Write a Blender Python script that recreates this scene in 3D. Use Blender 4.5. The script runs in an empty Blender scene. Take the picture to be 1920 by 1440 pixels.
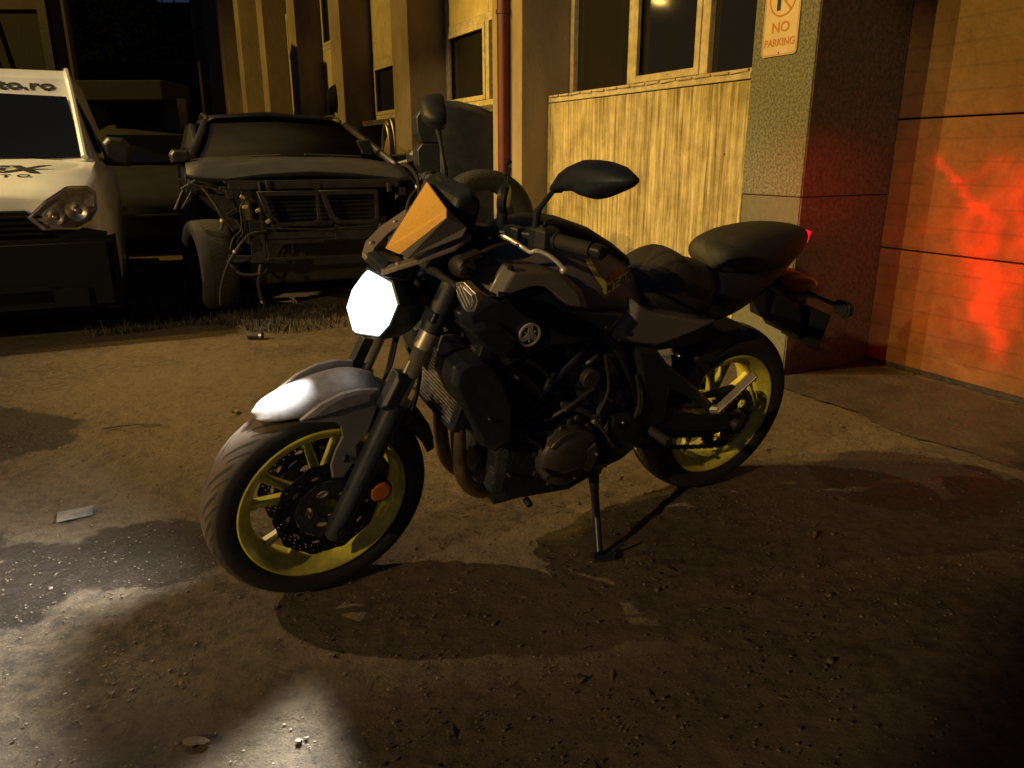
import bpy, bmesh, math, random
from mathutils import Vector, Matrix, Euler
R=math.radians; PI=math.pi
random.seed(7)
C=bpy.context.scene.collection
scene=bpy.context.scene
# ------------------------------------------------------------------ camera, world, lamps
cam=bpy.data.cameras.new('camera'); cam.sensor_width=36; cam.lens=26.58; cam.clip_start=.05; cam.clip_end=400
co=bpy.data.objects.new('camera',cam); C.objects.link(co); scene.camera=co
co.matrix_world=Matrix.Translation((0,0,1.1566)) @ Matrix.Rotation(PI/2-.292,4,'X') @ Matrix.Rotation(-.0022,4,'Z')
w=bpy.data.worlds.new('World'); scene.world=w; w.use_nodes=True
bg=w.node_tree.nodes['Background']; bg.inputs[0].default_value=(.10,.155,.34,1); bg.inputs[1].default_value=.12
vs=scene.view_settings; vs.view_transform='Standard'; vs.look='None'; vs.exposure=0; vs.gamma=1; vs.use_curve_mapping=False
def spot(name,loc,target,col,power,size,soft=.05,blend=.3):
    l=bpy.data.lights.new(name,'SPOT'); l.color=col; l.energy=power; l.spot_size=R(size); l.spot_blend=blend; l.shadow_soft_size=soft
    o=bpy.data.objects.new(name,l); C.objects.link(o); o.location=loc
    o.rotation_euler=(Vector(target)-Vector(loc)).to_track_quat('-Z','Y').to_euler(); return o
def from_az(target,az,el,dist):     # a lamp whose light travels along azimuth az, falling at el degrees
    a=R(az);e=R(el); t=Vector(target)
    return t-Vector((math.cos(a)*math.cos(e),math.sin(a)*math.cos(e),-math.sin(e)))*dist
SOD=(1,.60,.095); WARM=(1,.69,.36)
T0=(.6,2.6,.4)
def aim_cone(name,t0,az,el,dist,target,col,power,size,blend=.15,soft=.06): return spot(name,from_az(t0,az,el,dist),target,col,power,size,soft,blend)
aim_cone('street_lamp_light',T0,-7,42,17,(-2.2,4.6,0),WARM,7000,25.2,.2)
aim_cone('yard_lamp_light',T0,2,30,19,(1.1,5.3,1.3),SOD,7200,22,.35)
aim_cone('wall_lamp_light',T0,13,27,19,(1.4,5.3,1.3),SOD,7200,22,.35)
aim_cone('low_lamp_light',T0,47,18.5,13,(-1.75,3.0,.2),(1,.66,.27),2900,30,.15)
spot('far_bay_fill_light',(-16,6,10),(-3.4,12.5,1.8),SOD,6500,56,.06,.5)  # added fill for the far window bays, no fitting stands there

# ------------------------------------------------------------------ materials
def mat(name,col,rough=.5,metal=0,var=0,vscale=8,bump=0,bscale=60,col2=None,spec=None,coat=0,stretch=None,emit=None):
    m=bpy.data.materials.new(name); m.use_nodes=True; nt=m.node_tree; N=nt.nodes; L=nt.links
    b=N['Principled BSDF']; b.inputs['Base Color'].default_value=(*col,1); b.inputs['Roughness'].default_value=rough; b.inputs['Metallic'].default_value=metal
    if spec is not None:b.inputs['Specular IOR Level'].default_value=spec
    if coat:b.inputs['Coat Weight'].default_value=coat; b.inputs['Coat Roughness'].default_value=.15
    if emit:b.inputs['Emission Color'].default_value=(*emit[0],1); b.inputs['Emission Strength'].default_value=emit[1]
    tc=N.new('ShaderNodeTexCoord'); mp=N.new('ShaderNodeMapping'); L.new(tc.outputs['Object'],mp.inputs[0])
    if stretch: mp.inputs['Scale'].default_value=stretch
    if var:
        n=N.new('ShaderNodeTexNoise'); n.inputs['Scale'].default_value=vscale; n.inputs['Detail'].default_value=6; n.inputs['Roughness'].default_value=.65
        L.new(mp.outputs[0],n.inputs['Vector'])
        r=N.new('ShaderNodeValToRGB'); r.color_ramp.elements[0].position=.35; r.color_ramp.elements[1].position=.65
        c2=col2 or tuple(c*(1-var) for c in col)
        r.color_ramp.elements[0].color=(*c2,1); r.color_ramp.elements[1].color=(*col,1)
        L.new(n.outputs['Fac'],r.inputs[0]); L.new(r.outputs[0],b.inputs['Base Color'])
        mr=N.new('ShaderNodeMapRange'); mr.inputs[3].default_value=max(0,rough-.1); mr.inputs[4].default_value=min(1,rough+.12)
        L.new(n.outputs['Fac'],mr.inputs[0]); L.new(mr.outputs[0],b.inputs['Roughness'])
    if bump:
        n2=N.new('ShaderNodeTexNoise'); n2.inputs['Scale'].default_value=bscale; n2.inputs['Detail'].default_value=5
        L.new(mp.outputs[0],n2.inputs['Vector'])
        bp=N.new('ShaderNodeBump'); bp.inputs['Strength'].default_value=bump; bp.inputs['Distance'].default_value=.01
        L.new(n2.outputs['Fac'],bp.inputs['Height']); L.new(bp.outputs[0],b.inputs['Normal'])
    return m
M={}
M['plastic']=mat('black_plastic',(.018,.025,.036),.5,0,.4,20,.15,300)  # black tinted blue in place of veiling glare
M['satin']=mat('satin_black',(.022,.029,.042),.38,.2,.3,14)  # blue of the lens veil mixed into the black
M['paint']=mat('grey_paint',(.19,.172,.15),.42,.1,.2,9,coat=.15)
M['paint2']=mat('dark_paint',(.02,.029,.050),.4,.2,.3,9)  # same glare tint put into the dark paint
M['seat']=mat('seat_vinyl',(.028,.028,.028),.55,0,.2,25,.3,400)
M['rubber']=mat('rubber',(.022,.021,.02),.75,0,.4,20,.2,200)
M['alu']=mat('brushed_aluminium',(.55,.53,.5),.3,1,.3,30)
M['steel']=mat('dark_steel',(.16,.15,.15),.42,.9,.4,30)
M['fork']=mat('fork_tube',(.5,.46,.40),.38,.7,.25,12)
M['chrome']=mat('chrome',(.75,.75,.75),.12,1)
M['lever']=mat('lever_aluminium',(.75,.73,.68),.38,.6)
M['engine']=mat('engine_casting',(.032,.038,.052),.5,.5,.5,25,.4,120)
M['engine2']=mat('engine_cover',(.11,.10,.095),.42,.6,.4,20,.15,200)
M['header']=mat('exhaust_steel',(.30,.22,.15),.45,.8,.5,9)
M['yellow']=mat('wheel_yellow',(.68,.62,.08),.42,0,.45,13,col2=(.33,.32,.07))
M['orange']=mat('lamplit_screen',(.80,.46,.10),.6,0,.18,160)  # warm lamplight on the screen put into its orange base colour
M['silver']=mat('scuffed_silver',(.26,.26,.27),.5,.3,.3,40,.12,150)
M['fendergrey']=mat('satin_grey',(.20,.20,.21),.4,.3,.15,9)
M['disc']=mat('disc_steel',(.03,.03,.033),.4,.8,.3,20)
M['amber']=mat('amber_reflector',(.45,.12,.02),.25)
M['redplastic']=mat('red_lens',(.35,.012,.012),.25)
M['radiator']=mat('radiator_fins',(.17,.165,.16),.5,.5,.5,40,.5,150)
M['glassdark']=mat('dark_glass',(.006,.008,.011),.08,0)
M['white']=mat('white_enamel',(.75,.75,.75),.5)
M['black']=mat('black_print',(.015,.015,.015),.5)
M['yprint']=mat('yellow_print',(.85,.78,.12),.4)
M['rprint']=mat('red_print',(.5,.05,.03),.4)
M['stone']=mat('pebble_stone',(.17,.14,.10),.75,0,.75,40)
M['vanwhite']=mat('van_white_paint',(.66,.72,.78),.32,0,.12,5,coat=.5)
M['carblack']=mat('black_car_paint',(.02,.022,.026),.4,0,.4,12)
M['cardust']=mat('dusty_dark_paint',(.016,.020,.031),.6,.1,.45,4)
M['dustglass']=mat('dusty_windscreen',(.012,.012,.014),.75,0,.3,3,spec=.03)
M['bumperblack']=mat('black_bumper_plastic',(.006,.007,.008),.75,0,.3,6,spec=.15)
M['rust']=mat('grimy_metal',(.046,.048,.058),.6,.5,.6,12,.3,60)
M['boneplastic']=mat('pale_plastic_clip',(.38,.31,.22),.5)
M['darkmetal']=mat('dirty_black_metal',(.035,.036,.04),.55,.3,.5,10,.3,50)

# ------------------------------------------------------------------ mesh helpers
class MB:
    def __init__(s): s.v=[]; s.f=[]; s.X=Matrix()
    def add(s,vs,fs,X=None):
        n=len(s.v); T=s.X if X is None else s.X@X
        s.v+= [tuple(T@Vector(v)) for v in vs]; s.f+=[tuple(i+n for i in f) for f in fs]
    def box(s,c,d,rot=None):
        x,y,z=[k/2 for k in d]; vs=[(a*x,b*y,e*z) for a in(-1,1) for b in(-1,1) for e in(-1,1)]
        X=Matrix.Translation(c)@(Euler(rot).to_matrix().to_4x4() if rot else Matrix())
        s.add(vs,[(0,1,3,2),(4,6,7,5),(0,4,5,1),(2,3,7,6),(0,2,6,4),(1,5,7,3)],X)
    def rings(s,rings,close=True,caps=True,loop=False):
        n=len(rings[0]); vs=[p for r in rings for p in r]; fs=[]
        m=len(rings)
        for i in range(m if loop else m-1):
            j=(i+1)%m
            for k in range(n if close else n-1):
                l=(k+1)%n; fs.append((i*n+k,i*n+l,j*n+l,j*n+k))
        if caps and not loop: fs.append(tuple(range(n))); fs.append(tuple(range((m-1)*n,m*n)))
        s.add(vs,fs)
    def tube(s,P,r,n=12,caps=True):
        P=[Vector(p) for p in P]; rs=r if isinstance(r,(list,tuple)) else [r]*len(P)
        up=None; rings=[]
        for i,p in enumerate(P):
            t=((P[min(i+1,len(P)-1)]-P[max(i-1,0)])).normalized()
            if up is None: up=t.orthogonal().normalized()
            up=(up-t*up.dot(t)); up=up.normalized() if up.length>1e-6 else t.orthogonal().normalized()
            b=t.cross(up)
            rings.append([p+(up*math.cos(a)+b*math.sin(a))*rs[i] for a in [2*PI*k/n for k in range(n)]])
        s.rings(rings,caps=caps)
    def lathe(s,prof,n=64,c=(0,0,0),loop=False,a0=0,a1=2*PI):      # prof (radius, y) about the Y axis
        full=abs(a1-a0-2*PI)<1e-6; rings=[]
        m=n if full else n+1
        for k in range(m):
            a=a0+(a1-a0)*k/n; rings.append([(c[0]+r*math.cos(a),c[1]+y,c[2]+r*math.sin(a)) for r,y in prof])
        s.rings(rings,close=loop,caps=False,loop=full)
    def prism(s,P,y0,y1,axis='y'):      # outline (x,z) between y0 and y1
        n=len(P); g=(lambda p,y:(p[0],y,p[1])) if axis=='y' else ((lambda p,x:(x,p[0],p[1])) if axis=='x' else (lambda p,z:(p[0],p[1],z)))
        vs=[g(p,y0) for p in P]+[g(p,y1) for p in P]
        s.add(vs,[tuple(range(n)),tuple(range(n,2*n))]+[(i,(i+1)%n,n+(i+1)%n,n+i) for i in range(n)])
    def puffy(s,P,yb,ye,ym,inset=.2,sg=1,c=None):      # facetted panel: outline at ye, raised middle at ym, back at yb
        n=len(P); cx=sum(p[0] for p in P)/n; cz=sum(p[1] for p in P)/n
        if c: cx,cz=c
        yee=ye if isinstance(ye,(list,tuple)) else [ye]*n
        ymm=ym if isinstance(ym,(list,tuple)) else [ym]*n
        k=1-inset
        vs=[(p[0],sg*yb,p[1]) for p in P]+[(p[0],sg*yee[i],p[1]) for i,p in enumerate(P)]+[(cx+(p[0]-cx)*k,sg*ymm[i],cz+(p[1]-cz)*k) for i,p in enumerate(P)]
        fs=[tuple(range(n)),tuple(range(2*n,3*n))]
        for a in(0,n):
            fs+=[(a+i,a+(i+1)%n,a+n+(i+1)%n,a+n+i) for i in range(n)]
        s.add(vs,fs)
    def ball(s,c,r,n=12,m=8,sc=(1,1,1)):
        rings=[[(c[0]+r*sc[0]*math.sin(PI*(i+.001)/m)*math.cos(2*PI*k/n),c[1]+r*sc[1]*math.sin(PI*(i+.001)/m)*math.sin(2*PI*k/n),c[2]+r*sc[2]*math.cos(PI*i/m)) for k in range(n)] for i in range(m+1)]
        s.rings(rings,caps=False)
    def build(s,name,m,parent=None,smooth=False,bevel=0,sub=0,X=None,seg=2,solid=0,auto=35):
        me=bpy.data.meshes.new(name); me.from_pydata(s.v,[],s.f); me.validate()
        bm=bmesh.new(); bm.from_mesh(me)
        if smooth!='raw': bmesh.ops.remove_doubles(bm,verts=bm.verts,dist=1e-5)
        bmesh.ops.recalc_face_normals(bm,faces=bm.faces)
        if smooth:
            for f in bm.faces:f.smooth=True
            if smooth!='all':
                for e in bm.edges:
                    if len(e.link_faces)==2 and e.calc_face_angle(0)>R(auto): e.smooth=False
        bm.to_mesh(me); bm.free()
        o=bpy.data.objects.new(name,me); C.objects.link(o); me.materials.append(M[m] if isinstance(m,str) else m)
        if parent:o.parent=parent
        if X is not None:o.matrix_basis=X
        if solid: k=o.modifiers.new('solid','SOLIDIFY'); k.thickness=solid; k.offset=0
        if bevel: k=o.modifiers.new('bevel','BEVEL'); k.width=bevel; k.segments=seg; k.limit_method='ANGLE'; k.angle_limit=R(28); k.harden_normals=False
        if sub: k=o.modifiers.new('sub','SUBSURF'); k.levels=sub; k.render_levels=sub
        return o
def curve_mesh(splines,depth,bevel=0,res=1):
    cu=bpy.data.curves.new('c','CURVE'); cu.dimensions='2D'; cu.fill_mode='BOTH'; cu.extrude=depth*50; cu.bevel_depth=bevel*100
    for P in splines:
        sp=cu.splines.new('POLY'); sp.points.add(len(P)-1)
        for i,p in enumerate(P): sp.points[i].co=(p[0]*100,p[1]*100,0,1)
        sp.use_cyclic_u=True
    o=bpy.data.objects.new('c',cu); me=bpy.data.meshes.new_from_object(o); bpy.data.objects.remove(o); bpy.data.curves.remove(cu); me.transform(Matrix.Scale(.01,4)); return me
def link_mesh(name,me,m,parent,X):
    me.name=name; o=bpy.data.objects.new(name,me); C.objects.link(o); me.materials.clear(); me.materials.append(M[m] if isinstance(m,str) else m)
    if parent:o.parent=parent
    o.matrix_basis=X; return o
def text(name,body,size,m,parent,X,ext=.002,shear=0,sx=1,spacing=1,bold=0):
    cu=bpy.data.curves.new('t','FONT'); cu.body=body; cu.size=size; cu.extrude=ext; cu.shear=shear; cu.align_x='CENTER'; cu.align_y='CENTER'; cu.space_character=spacing; cu.offset=bold
    o=bpy.data.objects.new('t',cu); me=bpy.data.meshes.new_from_object(o); bpy.data.objects.remove(o); bpy.data.curves.remove(cu)
    for v in me.vertices: v.co.x*=sx
    return link_mesh(name,me,m,parent,X)
def basis(o,x,y):
    x=Vector(x).normalized(); y=Vector(y); y=(y-x*x.dot(y)).normalized(); z=x.cross(y)
    m=Matrix((x,y,z)).transposed().to_4x4(); m.translation=Vector(o); return m
def empty(name,label,cat,X,group=None):
    o=bpy.data.objects.new(name,None); C.objects.link(o); o.matrix_world=X; o['label']=label; o['category']=cat; o.empty_display_size=.2
    if group:o['group']=group
    return o
def tag(o,label=None,cat=None,group=None,kind=None):
    if label:o['label']=label
    if cat:o['category']=cat
    if group:o['group']=group
    if kind:o['kind']=kind
    return o
def frameX(c,org,d=0): return Matrix.Translation((org[0],org[1],0))@Matrix.Rotation(R(c),4,'Z')
def bez(P,n=8):         # Catmull-Rom through points
    P=[Vector(p) for p in P]; out=[]
    for i in range(len(P)-1):
        a=P[max(i-1,0)];b=P[i];c=P[i+1];d=P[min(i+2,len(P)-1)]
        for k in range(n):
            t=k/n; out.append(.5*((2*b)+(c-a)*t+(2*a-5*b+4*c-d)*t*t+(3*b-a-3*c+d)*t**3))
    out.append(P[-1]); return out
def arc(cx,cz,r,a0,a1,n=16): return [(cx+r*math.cos(R(a0+(a1-a0)*i/n)),cz+r*math.sin(R(a0+(a1-a0)*i/n))) for i in range(n+1)]

# ------------------------------------------------------------------ ground
def ground_mat(name,c1,c2,shade_spots=False):
    m=bpy.data.materials.new(name); m.use_nodes=True; nt=m.node_tree; N=nt.nodes; L=nt.links; b=N['Principled BSDF']
    g=N.new('ShaderNodeNewGeometry')
    def noise(s,d=8,r=.6):
        n=N.new('ShaderNodeTexNoise'); n.inputs['Scale'].default_value=s; n.inputs['Detail'].default_value=d; n.inputs['Roughness'].default_value=r; L.new(g.outputs['Position'],n.inputs['Vector']); return n
    a=noise(.9,6); f=noise(22,12,.75); v=N.new('ShaderNodeTexVoronoi'); v.inputs['Scale'].default_value=150; L.new(g.outputs['Position'],v.inputs['Vector'])
    mx=N.new('ShaderNodeMath'); mx.operation='MULTIPLY_ADD'; L.new(a.outputs['Fac'],mx.inputs[0]); mx.inputs[1].default_value=.9; L.new(f.outputs['Fac'],mx.inputs[2])
    r=N.new('ShaderNodeValToRGB'); r.color_ramp.elements[0].position=.72; r.color_ramp.elements[1].position=1.02; r.color_ramp.elements[0].color=(*c1,1); r.color_ramp.elements[1].color=(*c2,1)
    mr0=N.new('ShaderNodeMath'); mr0.operation='MULTIPLY'; mr0.inputs[1].default_value=1; L.new(mx.outputs[0],mr0.inputs[0]); L.new(mr0.outputs[0],r.inputs[0])
    # pale grit
    sep=N.new('ShaderNodeSeparateColor'); L.new(v.outputs['Color'],sep.inputs[0])
    th=N.new('ShaderNodeMath'); th.operation='GREATER_THAN'; th.inputs[1].default_value=.93; L.new(sep.outputs[0],th.inputs[0])
    dd=N.new('ShaderNodeMath'); dd.operation='LESS_THAN'; dd.inputs[1].default_value=.35; L.new(v.outputs['Distance'],dd.inputs[0])
    mm=N.new('ShaderNodeMath'); mm.operation='MULTIPLY'; L.new(th.outputs[0],mm.inputs[0]); L.new(dd.outputs[0],mm.inputs[1])
    m2=N.new('ShaderNodeMath'); m2.operation='MULTIPLY'; m2.inputs[1].default_value=.4; L.new(mm.outputs[0],m2.inputs[0])
    mix=N.new('ShaderNodeMix'); mix.data_type='RGBA'; L.new(m2.outputs[0],mix.inputs[0]); L.new(r.outputs[0],mix.inputs[6]); mix.inputs[7].default_value=(c2[0]*2,c2[1]*1.9,c2[2]*1.7,1)
    base=mix.outputs[2]; b.inputs['Roughness'].default_value=.85
    if shade_spots:      # cast shade painted into the dirt as dark, smoother ragged spots
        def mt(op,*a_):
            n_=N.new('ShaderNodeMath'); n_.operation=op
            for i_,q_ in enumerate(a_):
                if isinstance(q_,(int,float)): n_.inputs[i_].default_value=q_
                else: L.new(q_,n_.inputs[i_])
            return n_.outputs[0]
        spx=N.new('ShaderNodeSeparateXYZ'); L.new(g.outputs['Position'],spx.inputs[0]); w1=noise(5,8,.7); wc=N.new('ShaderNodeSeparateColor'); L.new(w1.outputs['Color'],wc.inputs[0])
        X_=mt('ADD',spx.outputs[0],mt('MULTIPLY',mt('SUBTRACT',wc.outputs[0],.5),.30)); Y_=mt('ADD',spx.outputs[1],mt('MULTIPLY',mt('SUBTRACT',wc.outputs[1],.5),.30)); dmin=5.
        for cx_,cy_,r_ in shade_spots:
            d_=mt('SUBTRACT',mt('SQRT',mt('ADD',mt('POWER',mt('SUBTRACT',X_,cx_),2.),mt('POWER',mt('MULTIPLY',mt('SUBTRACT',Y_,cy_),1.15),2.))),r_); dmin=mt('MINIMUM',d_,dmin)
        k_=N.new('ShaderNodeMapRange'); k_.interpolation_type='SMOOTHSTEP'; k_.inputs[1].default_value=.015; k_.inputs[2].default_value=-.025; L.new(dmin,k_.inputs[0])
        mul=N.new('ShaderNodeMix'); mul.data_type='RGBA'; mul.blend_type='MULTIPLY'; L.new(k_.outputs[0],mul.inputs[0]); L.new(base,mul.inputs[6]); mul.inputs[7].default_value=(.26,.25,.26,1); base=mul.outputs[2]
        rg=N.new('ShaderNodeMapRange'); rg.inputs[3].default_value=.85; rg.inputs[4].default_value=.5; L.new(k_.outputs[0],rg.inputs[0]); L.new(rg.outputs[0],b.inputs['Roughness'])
    L.new(base,b.inputs['Base Color'])
    n3=noise(95,10,.8); n4=noise(4,5)
    ad=N.new('ShaderNodeMath'); ad.operation='MULTIPLY_ADD'; L.new(n3.outputs['Fac'],ad.inputs[0]); ad.inputs[1].default_value=.5; 
    sc=N.new('ShaderNodeMath'); sc.operation='MULTIPLY'; sc.inputs[1].default_value=1.6; L.new(n4.outputs['Fac'],sc.inputs[0]); L.new(sc.outputs[0],ad.inputs[2])
    ad2=N.new('ShaderNodeMath'); ad2.operation='MULTIPLY_ADD'; L.new(mm.outputs[0],ad2.inputs[0]); ad2.inputs[1].default_value=.25; L.new(ad.outputs[0],ad2.inputs[2])
    bp=N.new('ShaderNodeBump'); bp.inputs['Strength'].default_value=.9; bp.inputs['Distance'].default_value=.075; L.new(ad2.outputs[0],bp.inputs['Height']); L.new(bp.outputs[0],b.inputs['Normal'])
    return m
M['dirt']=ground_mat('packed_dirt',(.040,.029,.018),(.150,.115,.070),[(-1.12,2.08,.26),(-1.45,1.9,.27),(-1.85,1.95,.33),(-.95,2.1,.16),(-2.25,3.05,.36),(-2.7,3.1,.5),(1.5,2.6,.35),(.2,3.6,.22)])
M['apron']=mat('worn_concrete_apron',(.062,.042,.026),.8,0,.5,5,.8,40)
from mathutils import noise as mn
g=MB(); gx0,gx1,gy0,gy1,gs=-2.3,1.9,.72,3.7,.0115; nx=int((gx1-gx0)/gs); ny=int((gy1-gy0)/gs)
for j in range(ny+1):
    for i in range(nx+1):
        x=gx0+(gx1-gx0)*i/nx; y=gy0+(gy1-gy0)*j/ny; e=min(x-gx0,gx1-x,y-gy0,gy1-y)/.25; e=max(0,min(1,e))
        n1=mn.noise(Vector((x*2.2,y*2.2,0))); n2=mn.noise(Vector((x*9,y*9,3))); n3=mn.noise(Vector((x*22,y*22,7))); n4=mn.noise(Vector((x*55,y*55,1)))
        g.v.append((x,y,e*(-.006+.004*n1+.004*n2+.006*n3*(.4+abs(n1)*1.3)+.0050*n4*(.6+abs(n2)))))
for j in range(ny):
    for i in range(nx): a_=j*(nx+1)+i; g.f.append((a_,a_+1,a_+nx+2,a_+nx+1))
B0,B1,B2,B3=(-120,-60),(120,-60),(120,160),(-120,160); n_=len(g.v); g.v+=[(x,y,0) for x,y in (B0,B1,B2,B3)]
bot=[i for i in range(nx+1)]; rgt=[j*(nx+1)+nx for j in range(ny+1)]; top_=[ny*(nx+1)+i for i in range(nx,-1,-1)]; lft=[j*(nx+1) for j in range(ny,-1,-1)]
g.f+= [tuple([n_,n_+1]+bot[::-1]),tuple([n_+1,n_+2]+rgt[::-1]),tuple([n_+2,n_+3]+top_[::-1]),tuple([n_+3,n_]+lft[::-1])]
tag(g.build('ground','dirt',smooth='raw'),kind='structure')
def ragged(P,amp=.03,n=6):
    out=[]
    for i,p in enumerate(P):
        q=P[(i+1)%len(P)]
        for k in range(n):
            t=k/n; out.append((p[0]+(q[0]-p[0])*t+random.uniform(-amp,amp),p[1]+(q[1]-p[1])*t+random.uniform(-amp,amp)))
    return out
d=MB(); rp=(ragged([(1.364,3.858),(1.459,3.652),(1.612,3.379),(1.674,3.093),(1.826,2.907),(1.984,2.588),(2.557,2.476),(3.217,3.205),(2.446,3.385),(2.044,4.3),(1.491,3.981)],.012,5)); d.add([(x,y,.005) for x,y in rp],[tuple(range(len(rp)))]); tag(d.build('concrete_apron','apron'),kind='structure')

# gravel: uncountable grit lying on the dirt
def pebble(mb,x,y,r,z=-.002):
    v=[]; 
    for a in range(5):
        for e in(-.5,.5):
            k=r*random.uniform(.7,1.15); v.append((x+k*math.cos(a*1.2566+e*.6),y+k*math.sin(a*1.2566+e*.6)*.85,z+r*.35+e*r*random.uniform(.5,.8)))
    v.append((x,y,z+r*.95)); f=[]
    for a in range(5):
        b=(a+1)%5; f+=[(2*a,2*b,2*b+1,2*a+1),(2*a+1,2*b+1,10)]
    mb.add(v,f)
gr=MB()
i=0
while i<21000:
    t=random.random()**.7; y=.75+t*5.2; x=random.uniform(-.75,.75)*y*1.1
    if mn.noise(Vector((x*3,y*3,9)))+.25<random.uniform(-.5,.5): continue
    i+=1
    pebble(gr,x,y,random.choice((.0015,.0018,.002,.0025,.003,.004))*random.uniform(.7,1.3))
gr2=MB()
for i in range(22):
    y=random.uniform(.9,4.5); x=random.uniform(-.75,.6)*y; pebble(gr2,x,y,random.uniform(.006,.010))
for v,f in ((gr2.v,gr2.f),): gr.add(v,f)
tag(gr.build('gravel','stone',smooth='raw'),'small pale grit and pebbles scattered over the dirt yard','gravel',kind='stuff')
M['bracket']=mat('bracket_grey',(.30,.25,.22),.4,.3,.2,9)
# ------------------------------------------------------------------ the motorcycle (x forward, y to its left, z up)
BX=Matrix.Translation((.663,2.6099,0))@Matrix.Rotation(3.668,4,'Z')@Matrix.Rotation(-.2041,4,'X')
bike=empty('motorcycle','dark grey naked motorcycle with yellow wheels leaning on its side stand, headlight lit','motorcycle',BX)
ax=Vector((-math.sin(R(24.5)),0,math.cos(R(24.5))))
ST=Matrix.Translation((1.49,0,0))@Matrix.Rotation(.0469,4,ax)@Matrix.Translation((-1.49,0,0))
def tyre_mat(name,k,r0):
    m=M['rubber'].copy(); m.name=name; nt=m.node_tree; N=nt.nodes; L=nt.links; b=N['Principled BSDF']
    tc=N.new('ShaderNodeTexCoord'); sp=N.new('ShaderNodeSeparateXYZ'); L.new(tc.outputs['Object'],sp.inputs[0])
    def mt(op,a,bb=None):
        n=N.new('ShaderNodeMath'); n.operation=op
        for i,q in enumerate((a,bb)):
            if q is None: continue
            if isinstance(q,(int,float)): n.inputs[i].default_value=q
            else: L.new(q,n.inputs[i])
        return n.outputs[0]
    at=mt('ARCTAN2',sp.outputs['Z'],sp.outputs['X']); ay=mt('ABSOLUTE',sp.outputs['Y'])
    sgn=mt('MULTIPLY',mt('SIGN',sp.outputs['Y']),.5)
    u=mt('FRACT',mt('ADD',mt('ADD',mt('MULTIPLY',at,k/(2*PI)),mt('MULTIPLY',ay,-26)),mt('MULTIPLY',sgn,.0)))
    a=mt('LESS_THAN',u,mt('ADD',.16,mt('MULTIPLY',ay,2.2)))
    ring=mt('MULTIPLY',mt('GREATER_THAN',ay,.007),mt('LESS_THAN',ay,.047))
    c=mt('MULTIPLY',a,ring)
    # second short set
    u2=mt('FRACT',mt('ADD',mt('ADD',mt('MULTIPLY',at,k/(2*PI)),mt('MULTIPLY',ay,-26)),.5))
    c2=mt('MULTIPLY',mt('LESS_THAN',u2,.12),mt('MULTIPLY',mt('GREATER_THAN',ay,.028),mt('LESS_THAN',ay,.055)))
    g=mt('MAXIMUM',c,c2)
    # dust picked up by the crown of the tread
    n=N.new('ShaderNodeTexNoise'); n.inputs['Scale'].default_value=18; L.new(tc.outputs['Object'],n.inputs['Vector'])
    rad=mt('SQRT',mt('ADD',mt('MULTIPLY',sp.outputs['X'],sp.outputs['X']),mt('MULTIPLY',sp.outputs['Z'],sp.outputs['Z'])))
    dust=N.new('ShaderNodeMapRange'); dust.inputs[1].default_value=r0-.026; dust.inputs[2].default_value=r0-.006; L.new(rad,dust.inputs[0])
    du=mt('MULTIPLY',dust.outputs[0],mt('ADD',mt('MULTIPLY',n.outputs['Fac'],.8),.35))
    mx=N.new('ShaderNodeMix'); mx.data_type='RGBA'; L.new(du,mx.inputs[0]); mx.inputs[6].default_value=(.018,.018,.018,1); mx.inputs[7].default_value=(.095,.068,.046,1)
    mx2=N.new('ShaderNodeMix'); mx2.data_type='RGBA'; L.new(g,mx2.inputs[0]); L.new(mx.outputs[2],mx2.inputs[6]); mx2.inputs[7].default_value=(.012,.011,.01,1)
    L.new(mx2.outputs[2],b.inputs['Base Color'])
    bp=N.new('ShaderNodeBump'); bp.inputs['Strength'].default_value=1; bp.inputs['Distance'].default_value=-.005; L.new(g,bp.inputs['Height']); L.new(bp.outputs[0],b.inputs['Normal'])
    return m
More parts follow.
